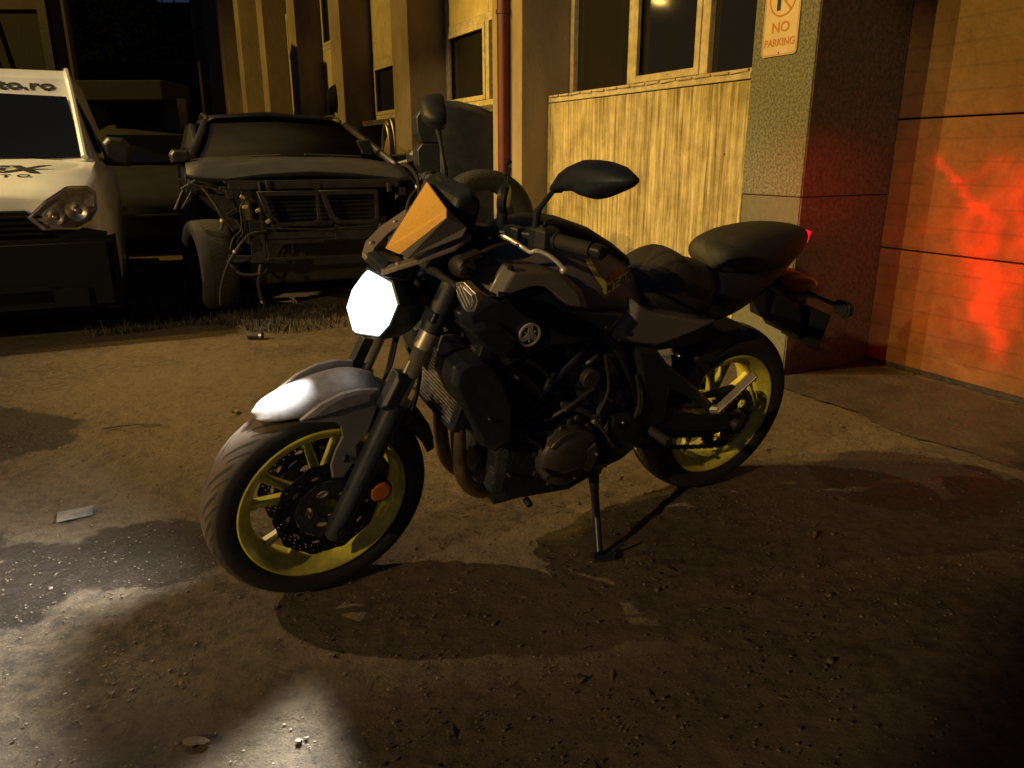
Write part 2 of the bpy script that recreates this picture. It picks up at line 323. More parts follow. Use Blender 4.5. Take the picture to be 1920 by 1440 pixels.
def wheel(name,axle,Rt,wt,rimw,parent,X0,k,spoke_y,label):
    X=X0@Matrix.Translation(axle)
    e=bpy.data.objects.new(name,None); C.objects.link(e); e.parent=parent; e.matrix_basis=X; e.empty_display_size=.1; e['label']=label
    h=wt/2; prof=[(.214,-rimw/2+.016),(.2265,-rimw/2+.005)]
    for i in range(0,19):
        a=-PI/2+PI*i/18
        r=Rt-.36*h*2*(1-math.cos(a))*.85 if abs(a)<1.25 else None
        if r: prof.append((r,h*math.sin(a)*1.05))
    prof+= [(.2265,rimw/2-.005),(.214,rimw/2-.016)]
    s=MB(); s.lathe(prof,128); s.build('tyre',tyre_mat('tyre_rubber',k,Rt),e,smooth='all')
    s=MB(); q=rimw/2
    s.lathe([(.228,-q),(.2285,-q+.004),(.219,-q+.008),(.214,-q+.02),(.198,-q+.03),(.196,0),(.198,q-.03),(.214,q-.02),(.219,q-.008),(.2285,q-.004),(.228,q),(.222,q+.001),(.209,q-.012),(.2,q-.024),(.188,q-.03),(.188,-q+.03),(.2,-q+.024),(.209,-q+.012),(.222,-q-.001)],128,loop=True)
    s.build('rim','yellow',e,smooth='all')
    s=MB()
    for j in range(5):
        a=2*PI*j/5+.35
        for da in(-.17,.17):
            p0=(.035,spoke_y*.4,a+da*.2); p1=(.193,spoke_y,a+da*1.25)
            rr=[]
            for t in(0,.3,.75,1):
                r=.03+t*.163; an=a+da*(.6+.9*t); w1=.013-.003*t+.004*(t>.9); w2=.017-.004*t
                yc=0
                cx,cz=r*math.cos(an),r*math.sin(an); tx,tz=-math.sin(an),math.cos(an)
                rr.append([(cx+tx*w1*u,yc+w2*vv,cz+tz*w1*u) for u,vv in((-1,-.6),(-.5,-1),(.5,-1),(1,-.6),(1,.6),(.5,1),(-.5,1),(-1,.6))])
            s.rings(rr)
    s.lathe([(.02,-.045),(.04,-.045),(.045,-.03),(.045,.03),(.04,.045),(.02,.045)],32,loop=True)
    s.build('spokes','yellow',e,smooth=True)
    # valve
    s=MB(); s.tube([(.188*math.cos(R(-100)),.0,.188*math.sin(R(-100))),(.160*math.cos(R(-100)),.0,.160*math.sin(R(-100)))],.004); s.build('valve','rubber',e)
    return e
def circ(cx,cy,r,n=14): return [(cx+r*math.cos(2*PI*k/n),cy+r*math.sin(2*PI*k/n)) for k in range(n)]
def brake_disc(name,parent,y,ro,ri):
    outer=[]
    for k in range(144):
        a=2*PI*k/144; r=ro+.0028*math.cos(10*a)+.0014*math.cos(20*a); outer.append((r*math.cos(a),r*math.sin(a)))
    holes=[circ(0,0,ri,72)]
    for k in range(40):
        a=2*PI*k/40
        for q,rr in enumerate((ro-.0085,ro-.0165,ro-.0245)):
            if (k+q)%3==0 and k%4!=3: continue
            aa=a+q*.05; holes.append(circ(rr*math.cos(aa),rr*math.sin(aa),.0028,10))
    for k in range(10):        # long lightening slots
        a=2*PI*k/10; rr=(ro+ri)/2-.008
        sl=[]
        for t in range(12):
            b=2*PI*t/12; sl.append((rr*math.cos(a)+(.012*math.cos(b))*-math.sin(a)+.0055*math.sin(b)*math.cos(a), rr*math.sin(a)+(.012*math.cos(b))*math.cos(a)+.0055*math.sin(b)*math.sin(a)))
        if ro>.12: holes.append(sl)
    me=curve_mesh([outer]+holes,.0045)
    X=Matrix.Translation((0,y,0))@Matrix.Rotation(PI/2,4,'X')
    d=link_mesh(name,me,'disc',parent,X)
    # carrier
    o2=[];
    for k in range(120):
        a=2*PI*k/120; r=ri-.004+.007*max(0,math.cos(10*a))**2; o2.append((r*math.cos(a),r*math.sin(a)))
    hs=[circ(0,0,.03,32)]
    for k in range(5):
        a=2*PI*k/5; rr=.052; hs.append([(rr*math.cos(a+ .34*math.cos(2*PI*t/16))*(1+.2*math.sin(2*PI*t/16)),rr*math.sin(a+.34*math.cos(2*PI*t/16))*(1+.2*math.sin(2*PI*t/16))) for t in range(16)])
    me=curve_mesh([o2]+hs,.007,.001); link_mesh('disc_carrier',me,'darkmetal',parent,Matrix.Translation((0,y*.97,0))@Matrix.Rotation(PI/2,4,'X'))
    return d
fw=wheel('front_wheel',(1.4,0,.3),.3,.122,.104,bike,ST,22,.02,'front wheel with yellow rim, yellow spokes and dusty tread')
brake_disc('brake_disc',fw,.066,.141,.088); brake_disc('brake_disc',fw,-.066,.141,.088)
rw=wheel('rear_wheel',(0,0,.315),.315,.182,.16,bike,Matrix(),28,.02,'rear wheel with yellow rim behind the chain and swingarm')
brake_disc('brake_disc',rw,-.085,.122,.08)
# sprocket and chain
n=43; sp=[]
for k in range(n*4):
    a=2*PI*k/(n*4); r=.112+(.006 if k%4 in(1,2) else -.003); sp.append((r*math.cos(a),r*math.sin(a)))
hs=[circ(0,0,.04,24)]+[circ(.075*math.cos(2*PI*k/5),.075*math.sin(2*PI*k/5),.02,16) for k in range(5)]
link_mesh('sprocket',curve_mesh([sp]+hs,.006),'darkmetal',rw,Matrix.Translation((0,.092,0))@Matrix.Rotation(PI/2,4,'X'))
s=MB(); path=[]
c0=(0,.315,.114);c1=(.5,.36,.036)
for i in range(60): 
    a=R(86+188*i/59); path.append((c0[0]+c0[2]*math.cos(a),c0[1]+c0[2]*math.sin(a)))
q0=(path[-1]);e0=(c1[0]-.0,c1[1]-c1[2])
for i in range(1,32): t=i/32; path.append((q0[0]+(e0[0]-q0[0])*t,q0[1]+(e0[1]-q0[1])*t-.012*math.sin(PI*t)))
for i in range(12): a=R(-94+180*i/11); path.append((c1[0]+c1[2]*math.cos(a),c1[1]+c1[2]*math.sin(a)))
q0=path[-1];e0=path[0]
for i in range(1,32): t=i/32; path.append((q0[0]+(e0[0]-q0[0])*t,q0[1]+(e0[1]-q0[1])*t))
# resample into links
L=[Vector((p[0],0,p[1])) for p in path]+[Vector((path[0][0],0,path[0][1]))]
acc=0;pts_=[L[0]]
for i in range(len(L)-1):
    seg=(L[i+1]-L[i]); d=seg.length
    while acc+d>=.0159*(len(pts_)): pts_.append(L[i]+seg*((.0159*len(pts_)-acc)/d))
    acc+=d
for i in range(len(pts_)-1):
    a,b=pts_[i],pts_[i+1]; c=(a+b)/2; an=-math.atan2(b.z-a.z,b.x-a.x)
    s.box((c.x,.092+(.005 if i%2 else -.0),c.z),(.0185,.003,.012),(0,an,0)); s.box((c.x,.092-(.005 if i%2 else .009)+.004,c.z),(.0185,.003,.012),(0,an,0))
    s.box((a.x,.0925,a.z),(.008,.014,.008),(0,an,0))
s.build('chain','darkmetal',bike)

# fork
def stp(name,mb,m,**k): return mb.build(name,m,bike,X=ST,**k)
fa=Vector((1.388,0,.262)); fd=(Vector((1.10,0,.912))-fa).normalized()
F=lambda t,y,dx=0: tuple(fa+fd*t+Vector((dx,y,0)))
for sg in(1,-1):
    y=.104*sg
    s=MB(); s.tube([F(-.035,y),F(-.03,y),F(.0,y),F(.10,y),F(.36,y),F(.372,y),F(.375,y)],[.016,.024,.027,.028,.030,.030,.026],20)
    s.tube([F(.005,y*1.0+.031*sg),F(.005,y-.03*sg)],.017,16)
    s.tube([F(.005,y*1.0+.036*sg),F(.005,y+.025*sg)],.010,6)
    s.box(F(.12,y,-.035),(.05,.022,.05),(0,R(-24),0)); 
    stp('fork_lower',s,'satin',smooth=True)
    s=MB(); s.tube([F(.37,y),F(.53,y)],.0205,20); s.tube([F(.53,y),F(.531,y),F(.578,y),F(.58,y)],[.0205,.0255,.0255,.024],20)
    s.tube([F(.39,y+.006*sg,.02),F(.50,y+.006*sg,.02)],.006,8)
    stp('fork_tube',s,'fork',smooth=True)
    s=MB(); s.tube([F(.575,y),F(.80,y)],.0265,20); stp('fork_upper',s,'plastic',smooth=True)
    # fork guard
    s=MB(); s.puffy([(1.243,0.697),(1.197,0.682),(1.227,0.63),(1.249,0.578),(1.287,0.606)],.09,.118,.13,.3,sg); stp('fork_guard',s,'satin',bevel=.003)
s=MB()
for t in(.61,.78):
    s.prism([(-.03,-.12),(.035,-.13),(.045,0),(.035,.13),(-.03,.12),(-.06,0)],-.014,.014,'z'); 
    for i in range(len(s.v)-12,len(s.v)):
        v=Vector(s.v[i]); s.v[i]=tuple(Vector(F(t,0,-.01))+Matrix.Rotation(R(-24.5),3,'Y')@v)
stp('triple_clamp',s,'satin',bevel=.004)
# brake calipers + reflectors + hoses
for sg in(1,-1):
    s=MB(); s.puffy([(1.335,.40),(1.30,.44),(1.262,.445),(1.235,.40),(1.245,.345),(1.28,.32),(1.315,.335)],.045,.078,.102,.25,sg)
    for cx,cz in((1.285,.41),(1.272,.36)): s.lathe([(.0,.104*sg),(.016,.104*sg),(.018,.095*sg)],16,(cx,0,cz))
    stp('brake_caliper',s,'engine2',bevel=.004,smooth=True)
    s=MB(); s.tube([F(.13,.103*sg,-.03),(1.285,.1*sg,.385)],.01,8); s.box((1.30,.097*sg,.345),(.09,.008,.03),(0,R(30),0)); stp('caliper_bracket',s,'satin')
    s=MB(); cx,cz=([(1.28,0.357)][0])
    s.lathe([(.0,.112*sg),(.031,.112*sg),(.034,.116*sg),(.034,.122*sg),(.030,.124*sg),(.0,.124*sg)],28,(cx,0,cz)); r_=stp('reflector_holder',s,'plastic',smooth=True)
    s=MB(); s.lathe([(.0,.129*sg),(.024,.1285*sg),(.029,.124*sg)],28,(cx,0,cz)); o_=s.build('reflector','amber',r_,smooth=True)
    s=MB(); s.tube(bez([(1.27,.085*sg,.44),(1.232,.088*sg,.50),(1.185,.09*sg,.56),(1.165,.085*sg,.66),(1.16,.06*sg,.75),(1.12,.04*sg,.84)]),.0052,8)
    s.tube(bez([(1.30,.07*sg,.42),(1.222,.078*sg,.52),(1.172,.08*sg,.6),(1.155,.07*sg,.70),(1.12,.05*sg,.82)]),.0045,8)
    stp('brake_hose',s,'rubber',smooth=True)

# front mudguard: a shell over the tyre, ridged in front
def arch(a,r,wd,drop,rid=.016):
    ca,sa=math.cos(R(a)),math.sin(R(a)); out=[]
    for yy,dr in((-1,-drop),(-.93,-drop*.35),(-.62,-.004),(-.3,.006),(0,rid),(.3,.006),(.62,-.004),(.93,-drop*.35),(1,-drop)):
        rr=r+dr; out.append((1.4+rr*ca,yy*wd,.3+rr*sa))
    return out
s=MB(); rr=[]
for a,r,wd,dp in((60,.320,.012,.003),(62,.3235,.034,.008),(66,.327,.054,.018),(74,.332,.064,.035),(86,.340,.070,.045),(98,.353,.077,.05),(106,.361,.083,.052),(113,.356,.08,.05)):
    rr.append(arch(a,r,wd,dp))
s.rings(rr,close=False,caps=False); stp('front_mudguard',s,'silver',solid=.004,smooth=True,sub=1,auto=60)
s=MB(); rr=[]
for a,r,wd,dp in((112,.352,.078,.05),(125,.345,.074,.05),(140,.34,.072,.045),(152,.338,.07,.04),(160,.335,.064,.035),(163,.333,.045,.02)):
    rr.append(arch(a,r,wd,dp,.004))
s.rings(rr,close=False,caps=False); stp('mudguard_tail',s,'plastic',solid=.004,smooth=True)
stayP=[(1.474,0.591),(1.433,0.625),(1.372,0.637),(1.326,0.646),(1.277,0.64),(1.278,0.588),(1.3,0.52),(1.332,0.487),(1.329,0.451),(1.365,0.398),(1.395,0.404),(1.4,0.445),(1.387,0.488),(1.369,0.523),(1.374,0.557),(1.391,0.574)]
for sg in(1,-1):
    s=MB(); s.puffy(stayP,.079,.083,.087,.06,sg); stp('mudguard_stay',s,'fendergrey',bevel=.0015)
    s=MB(); bx,bz=[(1.362,0.459)][0]; s.lathe([(0,.096*sg),(.008,.096*sg),(.009,.094*sg),(.010,.086*sg)],12,(bx,0,bz)); stp('bolt',s,'darkmetal',smooth=True)
    # raised silver blade on the shoulder of the mudguard
    s=MB(); s.puffy([(1.475,0.594),(1.425,0.628),(1.373,0.647),(1.327,0.65),(1.278,0.642),(1.279,0.616),(1.304,0.611),(1.372,0.605),(1.419,0.595)],.078,.0885,.094,.3,sg); stp('mudguard_blade',s,'silver',bevel=.0015)

# headlight, its shell and the brackets
hx=Vector((1.266,.0,.826))
HF=ST@Matrix.Translation(hx)@Matrix.Rotation(R(-4),4,'Y')
lens=[(-.046,.084),(.046,.084),(.092,.040),(.102,-.008),(.040,-.084),(-.040,-.084),(-.102,-.008),(-.092,.040)]
L8=[(1.251,-.05,.900),(1.227,.047,.898),(1.231,.100,.862),(1.243,.082,.805),(1.257,.050,.762),(1.281,-.048,.733),(1.283,-.098,.785),(1.270,-.088,.842)]
lc=Vector((1.2545,.0,.817)); ln=Vector((1,.25,.20)).normalized()
def lring(k,out): return [tuple(lc+(Vector(p)-lc)*k+ln*out) for p in L8]
lm=mat('lit_headlight',(1,1,1),.2,emit=((.86,.93,1),2.6))
s=MB(); s.rings([lring(.97,-.004),lring(.965,.006),lring(.86,.020),lring(.5,.030),lring(.1,.033)]); s.build('headlight',lm,bike,smooth=True,auto=12)
s=MB(); s.rings([lring(.99,-.003),lring(1.0,.006),lring(1.06,.004),lring(1.08,-.015),lring(1.03,-.055),lring(.8,-.10),lring(.45,-.125)]); s.build('headlight_shell','satin',bike,smooth=True,auto=25)
# number board / fly screen
def quad(mb,P,t=.003):
    n=len(P); a=[Vector(p) for p in P]; nn=(a[1]-a[0]).cross(a[2]-a[0]).normalized()*t
    mb.add([tuple(p) for p in a]+[tuple(p-nn) for p in a],[tuple(range(n)),tuple(range(n,2*n))]+[(i,(i+1)%n,n+(i+1)%n,n+i) for i in range(n)])
scr=dict(rt=(1.125,-.035,1.108),lt=(1.135,.125,1.085),lt2=(1.137,.118,1.067),lb=(1.232,.088,.975),rb=(1.232,.012,.965))
def unpx(): pass
FS=[(1.118,-.02,1.118),(1.144,.146,1.098),(1.148,.158,1.081),(1.240,.120,.992),(1.240,.035,.979)]
s=MB(); quad(s,FS,.004); scree=s.build('fly_screen','orange',bike,X=Matrix(),bevel=.001)
s=MB(); quad(s,[FS[0],FS[4],(1.226,.013,.985),(1.098,-.058,1.106)],.004); s.build('screen_side','fendergrey',scree)
s=MB(); quad(s,[FS[1],FS[2],FS[3],(1.225,.13,.985),(1.105,.155,1.035),(1.095,.152,1.055)],.004); s.build('screen_side','paint',scree)
s=MB()   # bracket arms left and right of the screen
def ribbon(mb,P,wv,t=.004):
    P=[Vector(p) for p in P]; wv=Vector(wv); rr=[]
    for p in P: rr.append([p-wv/2,p+wv/2,p+wv/2+Vector((0,0,t)),p-wv/2+Vector((0,0,t))])
    mb.rings(rr)
for sg,c in((1,0),(-1,0)):
    s=MB(); ribbon(s,[(1.262,.045*sg,.925),(1.24,.075*sg,.945),(1.19,.105*sg,.97),(1.12,.125*sg,1.0),(1.08,.125*sg,1.025)],(.008,.036*sg,.006),.012)
    s.ball((1.235,.078*sg,.957),.008); s.ball((1.155,.118*sg,.993),.008)
    s.build('screen_bracket','bracket',bike,X=ST,bevel=.002)
s=MB(); s.puffy([(.03,-.06),(.03,.06),(-.04,.05),(-.07,0),(-.04,-.05)],0,.02,.035,.3); s.build('headlight_cowl','satin',bike,X=ST@basis((1.235,0,.915),(1,0,.25),(.0,0,1))@Matrix(),bevel=.004)
# instrument pod behind the screen
s=MB(); s.puffy([(1.10,.96),(1.125,1.04),(1.10,1.11),(1.06,1.13),(1.03,1.10),(1.05,1.0)],-.085,.085,.095,.2); s.build('instrument_pod','plastic',bike,X=ST,bevel=.006)
s=MB(); s.puffy([(1.06,.90),(1.16,.93),(1.13,1.0),(1.07,1.06),(1.02,1.02)],-.07,.07,.09,.3); s.build('instrument_bracket','satin',bike,X=ST,bevel=.004)

# turn signals
def signal(c,d,label,m='alu'):
    e=MB(); c=Vector(c); d=Vector(d).normalized(); X=basis(c,d,(0,0,1))
    e.X=X
    P=[(-.034,.0),(-.02,.022),(.018,.030),(.036,.022),(.045,-.005),(.03,-.026),(-.01,-.02)]
    e.prism(P,-.015,.006,'z'); e.prism([(p[0]*.8+.002,p[1]*.8) for p in P],.006,.013,'z')
    for k in(-.008,.002,.012): e.box((.006,k,.014),(.05,.003,.004),(0,0,-.25))
    return e
for sg in(1,-1):
    e=signal((1.135,.225*sg,.93),(-.25,.75*sg,-.55),'')
    o_=e.build('turn_signal','alu' if sg>0 else 'satin',bike,X=ST,bevel=.0025)
    s=MB(); s.tube([(1.165,.10*sg,.95),(1.155,.135*sg,.945),(1.145,.165*sg,.94),(1.14,.195*sg,.937)],[.013,.010,.006,.008],10); s.build('signal_stalk','rubber',o_,smooth=True)
# horn / ignition cluster
s=MB(); s.lathe([(0,.165),(.022,.165),(.026,.155),(.03,.13),(.028,.12)],24,(1.10,0,.965)); s.lathe([(0,.175),(.008,.175),(.01,.165)],12,(1.115,0,.965)); s.box((1.09,.15,.99),(.05,.03,.012),(0,.3,0))
s.build('ignition_housing','engine2',bike,X=ST,smooth=True)
# handlebar
s=MB(); s.tube(bez([(.881,.343,1.048),(.905,.24,1.041),(.955,.15,1.035),(1.0,.08,1.02),(1.01,0,1.018),(1.0,-.08,1.02),(.985,-.15,1.035),(.965,-.26,1.04),(.95,-.375,1.04)],6),.0112,14); s.build('handlebar','satin',bike,smooth=True)
s=MB()
for y in(.05,-.05): s.tube([(1.005,y,.95),(1.005,y,1.03)],.017,12)
s.build('bar_riser','satin',bike,smooth=True)
for sg,P in((1,[(.880,.343,1.049),(.888,.310,1.046),(.905,.24,1.041)]),(-1,[(.95,-.375,1.04),(.955,-.335,1.04),(.965,-.26,1.04)])):
    g1=MB(); a,b=Vector(P[0]),Vector(P[2]); d=(a-b).normalized()
    pp=[];rs=[]
    for k in range(33): pp.append(b+d*(a-b).length*k/32); rs.append(.0172 if k%2 else .0163)
    rs[0]=rs[1]=.021; g1.tube(pp,rs,18); go=g1.build('grip','rubber',bike,smooth=True)
    s=MB(); s.tube([a,a+d*.004,a+d*.006,a+d*.03,a+d*.034],[.012,.012,.0165,.0165,.013],16); s.build('bar_end','satin',go,smooth=True)
    s=MB(); c=b-d*.045; X=basis(c,d,(0,0,1)); s.X=X; s.puffy([(-.034,-.022),(-.036,.014),(-.02,.028),(.03,.026),(.04,.0),(.03,-.024)],-.022,.018,.026,.3)
    s.box((.0,.03,-.0),(.016,.012,.01)); s.box((-.012,.018,.012),(.012,.01,.01)); s.ball((.006,.024,.01),.008)
    s.build('switch_housing','plastic',bike,bevel=.003)
    # lever with perch
    base=b-d*.10+Vector((.035,0,.004))
    s=MB(); s.X=basis(base,d,(0,0,1)); s.box((.0,.0,.0),(.05,.026,.03)); s.box((.02,0,-.025),(.024,.02,.03)); s.X=Matrix()
    s.build('lever_perch','satin' ,bike,bevel=.004)
def lever(P,name='clutch_lever'):
    s=MB(); s.tube(bez(P,6),[.0075]*6+[.0065]*6+[.0055]*(len(P)*6-5-12),10); s.ball(P[-1],.0095); o=s.build(name,'lever',bike,smooth=True); return o
lever([(.985,.11,1.022),(.975,.135,1.02),(.955,.165,1.008),(.945,.195,1.002),(.935,.206,1.008),(.912,.225,1.001),(.890,.247,.982),(.885,.253,.972)])
lever([(1.04,-.12,1.03),(1.03,-.16,1.028),(1.02,-.22,1.02),(1.01,-.27,1.024),(1.0,-.32,1.022),(.985,-.375,1.02)],'brake_lever')
s=MB(); s.tube(bez([(1.0,.10,1.035),(1.005,.085,1.03),(1.002,.075,1.018),(.995,.08,1.0)],5),.008,10); s.build('clutch_cable_elbow','alu',bike,smooth=True)
s=MB(); s.tube([(1.02,-.17,1.03),(1.02,-.17,1.085)],.022,16); s.tube([(1.02,-.17,1.085),(1.02,-.17,1.093)],.025,16); s.build('brake_reservoir','engine2',bike,smooth=True)
# cables
s=MB()
for P in ([(1.0,.10,1.02),(1.06,.10,1.0),(1.11,.07,.95),(1.08,.04,.88),(1.0,.04,.82)],[(.99,.17,1.02),(1.05,.16,1.0),(1.09,.11,.93),(1.04,.06,.86)],[(1.0,-.16,1.03),(1.08,-.15,1.07),(1.13,-.11,1.02),(1.10,-.06,.92),(1.02,-.03,.85)],[(1.03,-.2,1.03),(1.11,-.2,1.12),(1.10,-.12,1.10),(1.11,-.08,.97)],[(1.02,-.14,1.03),(1.08,-.05,1.12),(1.06,.03,1.07),(1.08,.05,.95),(1.02,.04,.86)]):
    s.tube(bez(P,8),.0048,8)
s.build('control_cables','rubber',bike,smooth=True)
# phone mount clamped on the bar
s=MB(); s.lathe([(0,-.012),(.028,-.012),(.034,-.004),(.034,.006),(.028,.012),(0,.012)],28); s.X=Matrix.Translation((0,0,.03)); s.tube([(0,0,0),(.004,0,.045)],.003,8); s.tube([(.004,0,.045),(-.022,0,.052)],[.004,.008],8)
s.X=Matrix.Translation((-.022,0,.02)); s.tube([(0,0,0),(-.006,0,.026)],.003,8); s.tube([(-.006,0,.026),(-.034,0,.040)],.003,8)
s.X=Matrix(); s.tube([(0,0,-.02),(.0,.0,-.07)],.014,12)
s.build('phone_mount','satin',bike,X=Matrix.Translation((.975,.10,1.105))@Matrix.Rotation(R(50),4,'Z'),smooth=True)
# mirrors
def mirror(P,x0,dep,stem,m='plastic',tilt=0):
    s=MB(); n=len(P); cy=sum(p[0] for p in P)/n; cz=sum(p[1] for p in P)/n
    rr=[]
    for k,dx in((.90,-.012),(.97,-.012),(1,-.004),(.98,.008),(.86,dep*.6),(.6,dep*.92),(.25,dep)): rr.append([(x0+dx+tilt*(cy+(p[0]-cy)*k-cy),cy+(p[0]-cy)*k,cz+(p[1]-cz)*k) for p in P])
    s.rings(rr); o=s.build('mirror',m,bike,smooth='all')
    s=MB(); rr=[[(x0-.013+tilt*(cy+(p[0]-cy)*k-cy),cy+(p[0]-cy)*k,cz+(p[1]-cz)*k) for p in P] for k in(.88,.001)]; s.rings(rr,caps=False); s.build('mirror_glass','chrome',o)
    s=MB(); s.tube(stem,[.009,.009]+[.0062]*(len(stem)-3)+[.009],10); s.tube([stem[0],tuple(Vector(stem[0])-Vector((0,0,.045)))],.014,12); s.build('mirror_stem','satin',o,smooth=True)
PL=[(0.241,1.156),(0.243,1.167),(0.255,1.181),(0.271,1.203),(0.306,1.228),(0.343,1.246),(0.383,1.254),(0.422,1.259),(0.466,1.259),(0.492,1.252),(0.511,1.245),(0.512,1.239),(0.501,1.228),(0.485,1.218),(0.448,1.198),(0.424,1.186),(0.402,1.178),(0.37,1.176),(0.341,1.178),(0.316,1.175),(0.28,1.165)]
mirror(PL,.93,.045,[(.935,.19,1.055),(.935,.19,1.098),(.934,.202,1.112),(.934,.218,1.13),(.935,PL[0][0]+.004,PL[0][1]+.002),(.935,PL[0][0]+.03,PL[0][1]+.012)],tilt=0)
PR=[(-0.32,1.28),(-0.283,1.287),(-0.249,1.284),(-0.218,1.271),(-0.192,1.253),(-0.181,1.239),(-0.182,1.225),(-0.211,1.206),(-0.237,1.206),(-0.262,1.211),(-0.309,1.23),(-0.336,1.247),(-0.342,1.262)]
mirror(PR,.99,.05,[(.985,-.20,1.06),(.985,-.20,1.10),(.986,-.215,1.13),(.988,-.235,1.17),(.99,-.25,1.20)],tilt=.3)

# fuel tank
def sec(x,zb,zt,hb,hm,ht,k=.5):
    h=zt-zb
    L_=[(0,zb),(hb,zb+.02*h),(hm*.98,zb+.25*h),(hm,zb+k*h),(ht*1.25,zb+.80*h),(ht*.8,zb+.95*h),(ht*.3,zt)]
    return [(x,y,z) for y,z in L_]+[(x,-y,z) for y,z in L_[:0:-1]]
s=MB(); s.rings([sec(1.03,.83,.93,.05,.09,.05),sec(1.0,.80,.975,.08,.13,.07),sec(.94,.78,1.0,.10,.155,.085),sec(.86,.77,1.015,.11,.165,.09),sec(.76,.76,1.005,.11,.168,.085,.55),sec(.66,.75,.975,.10,.160,.075,.55),sec(.57,.74,.93,.09,.135,.065),sec(.50,.72,.885,.08,.11,.055),sec(.44,.70,.82,.07,.09,.045)])
tank=s.build('fuel_tank','paint',bike,smooth='all',sub=1)
s=MB(); rr=[]
for x,z,hw in((.985,.985,.05),(.92,1.01,.06),(.84,1.024,.062),(.74,1.013,.06),(.65,.984,.052),(.57,.942,.045),(.51,.903,.035),(.49,.888,.02)): rr.append([(x,-hw,z-.012),(x,-hw*.5,z+.002),(x,0,z+.004),(x,hw*.5,z+.002),(x,hw,z-.012)])
s.rings(rr,close=False,caps=False); s.build('tank_top_cover','plastic',bike,solid=.012,smooth='all')
s=MB(); s.X=Matrix.Translation((.80,0,1.02)); s.tube([(0,0,0),(0,0,.008)],.035,24); s.build('fuel_cap','darkmetal',tank)
wing=[(1.032,0.884),(1.012,0.93),(0.991,0.962),(0.949,0.955),(0.895,0.951),(0.812,0.924),(0.746,0.875),(0.719,0.82),(0.775,0.831),(0.827,0.868),(0.872,0.902),(0.92,0.91),(0.965,0.901)]
for sg in(1,-1):
    s=MB(); s.puffy(wing,.10,.158,.182,.22,sg,c=(.90,.905)); s.build('tank_wing','paint',bike,bevel=.004,smooth=True,seg=3)
    s=MB(); bx,bz=[(0.983,0.96)][0]; s.lathe([(0,.184*sg),(.006,.184*sg),(.0075,.172*sg)],12,(bx,0,bz)); s.build('bolt','darkmetal',bike)
    cov=[(1.044,0.881),(1,0.888),(0.961,0.898),(0.92,0.907),(0.875,0.901),(0.827,0.865),(0.776,0.826),(0.718,0.816),(0.655,0.806),(0.604,0.796),(0.583,0.786),(0.609,0.759),(0.623,0.738),(0.692,0.724),(0.753,0.72),(0.83,0.723),(0.901,0.702),(0.954,0.682),(0.999,0.734),(1.04,0.769),(1.09,0.81),(1.102,0.846)]
    s=MB(); s.puffy(cov,.08,.150,.168,.12,sg,c=(.86,.80)); s.build('side_cover','paint2',bike,bevel=.004,smooth=True)
    s=MB(); bx,bz=[(0.655,0.763)][0]; s.lathe([(0,.172*sg),(.006,.172*sg),(.0075,.160*sg)],12,(bx,0,bz)); s.build('bolt','darkmetal',bike)
    # rear flank under the seat
    fl=[(0.562,0.828),(0.529,0.806),(0.475,0.783),(0.368,0.757),(0.243,0.724),(0.195,0.714),(0.26,0.696),(0.356,0.673),(0.439,0.658),(0.52,0.68),(0.602,0.708),(0.591,0.749),(0.565,0.781)]
    s=MB(); s.puffy(fl,.07,.125,.148,.2,sg); s.build('rear_flank','paint',bike,bevel=.005,smooth=True)
    # intake scoop and radiator shroud
    s=MB(); s.puffy([(1.096,0.819),(1.043,0.826),(0.991,0.818),(0.935,0.767),(0.938,0.738),(0.964,0.716),(0.988,0.725),(1.025,0.749),(1.077,0.794)],.08,.165,.185,.25,sg); s.build('air_scoop','satin',bike,bevel=.004)
    s=MB(); s.puffy([(1.113,0.663),(1.109,0.71),(1.082,0.724),(1.034,0.726),(1,0.694),(0.963,0.642),(0.926,0.556),(0.92,0.456),(0.964,0.431),(1.008,0.461),(1.046,0.531),(1.082,0.601)],.06,.165,.175,.12,sg,c=(.99,.60)); s.build('radiator_shroud','plastic',bike,bevel=.004)
    s=MB(); s.tube([(1.06,.10*sg,.80),(1.0,.125*sg,.72),(.90,.135*sg,.64),(.82,.13*sg,.57)],.016,12); s.tube([(.82,.13*sg,.57),(.72,.13*sg,.66),(.66,.125*sg,.74)],.015,12); s.tube([(.66,.12*sg,.74),(.56,.12*sg,.66),(.47,.12*sg,.5),(.43,.12*sg,.40)],.017,12)
    s.build('frame_rail','satin',bike,smooth=True)
# tank graphics follow the left flank
from mathutils.bvhtree import BVHTree
def decal(me,name,m,lift=.0012):       # lay a flat shape onto the flank of the tank
    bm=bmesh.new(); bm.from_mesh(me); bmesh.ops.triangulate(bm,faces=bm.faces)
    for _ in range(4):
        es=[e for e in bm.edges if e.calc_length()>.006]
        if not es: break
        bmesh.ops.subdivide_edges(bm,edges=es,cuts=1); bmesh.ops.triangulate(bm,faces=bm.faces)
    for v in bm.verts:
        x,z=v.co.x,v.co.z; best=None
        for tr in flank:
            o0=Vector((x,.165,z)); dd=(o0-Vector((1.884,1.649,1.522))).normalized(); h_=tr.ray_cast(o0-dd*.15,dd)
            if h_[0] is not None and (best is None or h_[3]<best[1]): best=(h_[0],h_[3],h_[1])
        if best: v.co=best[0]+best[2]*(lift if best[2].y>0 else -lift)
        else: v.co.y=.15
    bm.to_mesh(me); bm.free(); return link_mesh(name,me,m,tank,Matrix())
bpy.context.view_layer.update(); dg=bpy.context.evaluated_depsgraph_get(); flank=[]
for o_ in [tank]+[c for c in bpy.data.objects if c.name.startswith('tank_wing')]: flank.append(BVHTree.FromObject(o_,dg))
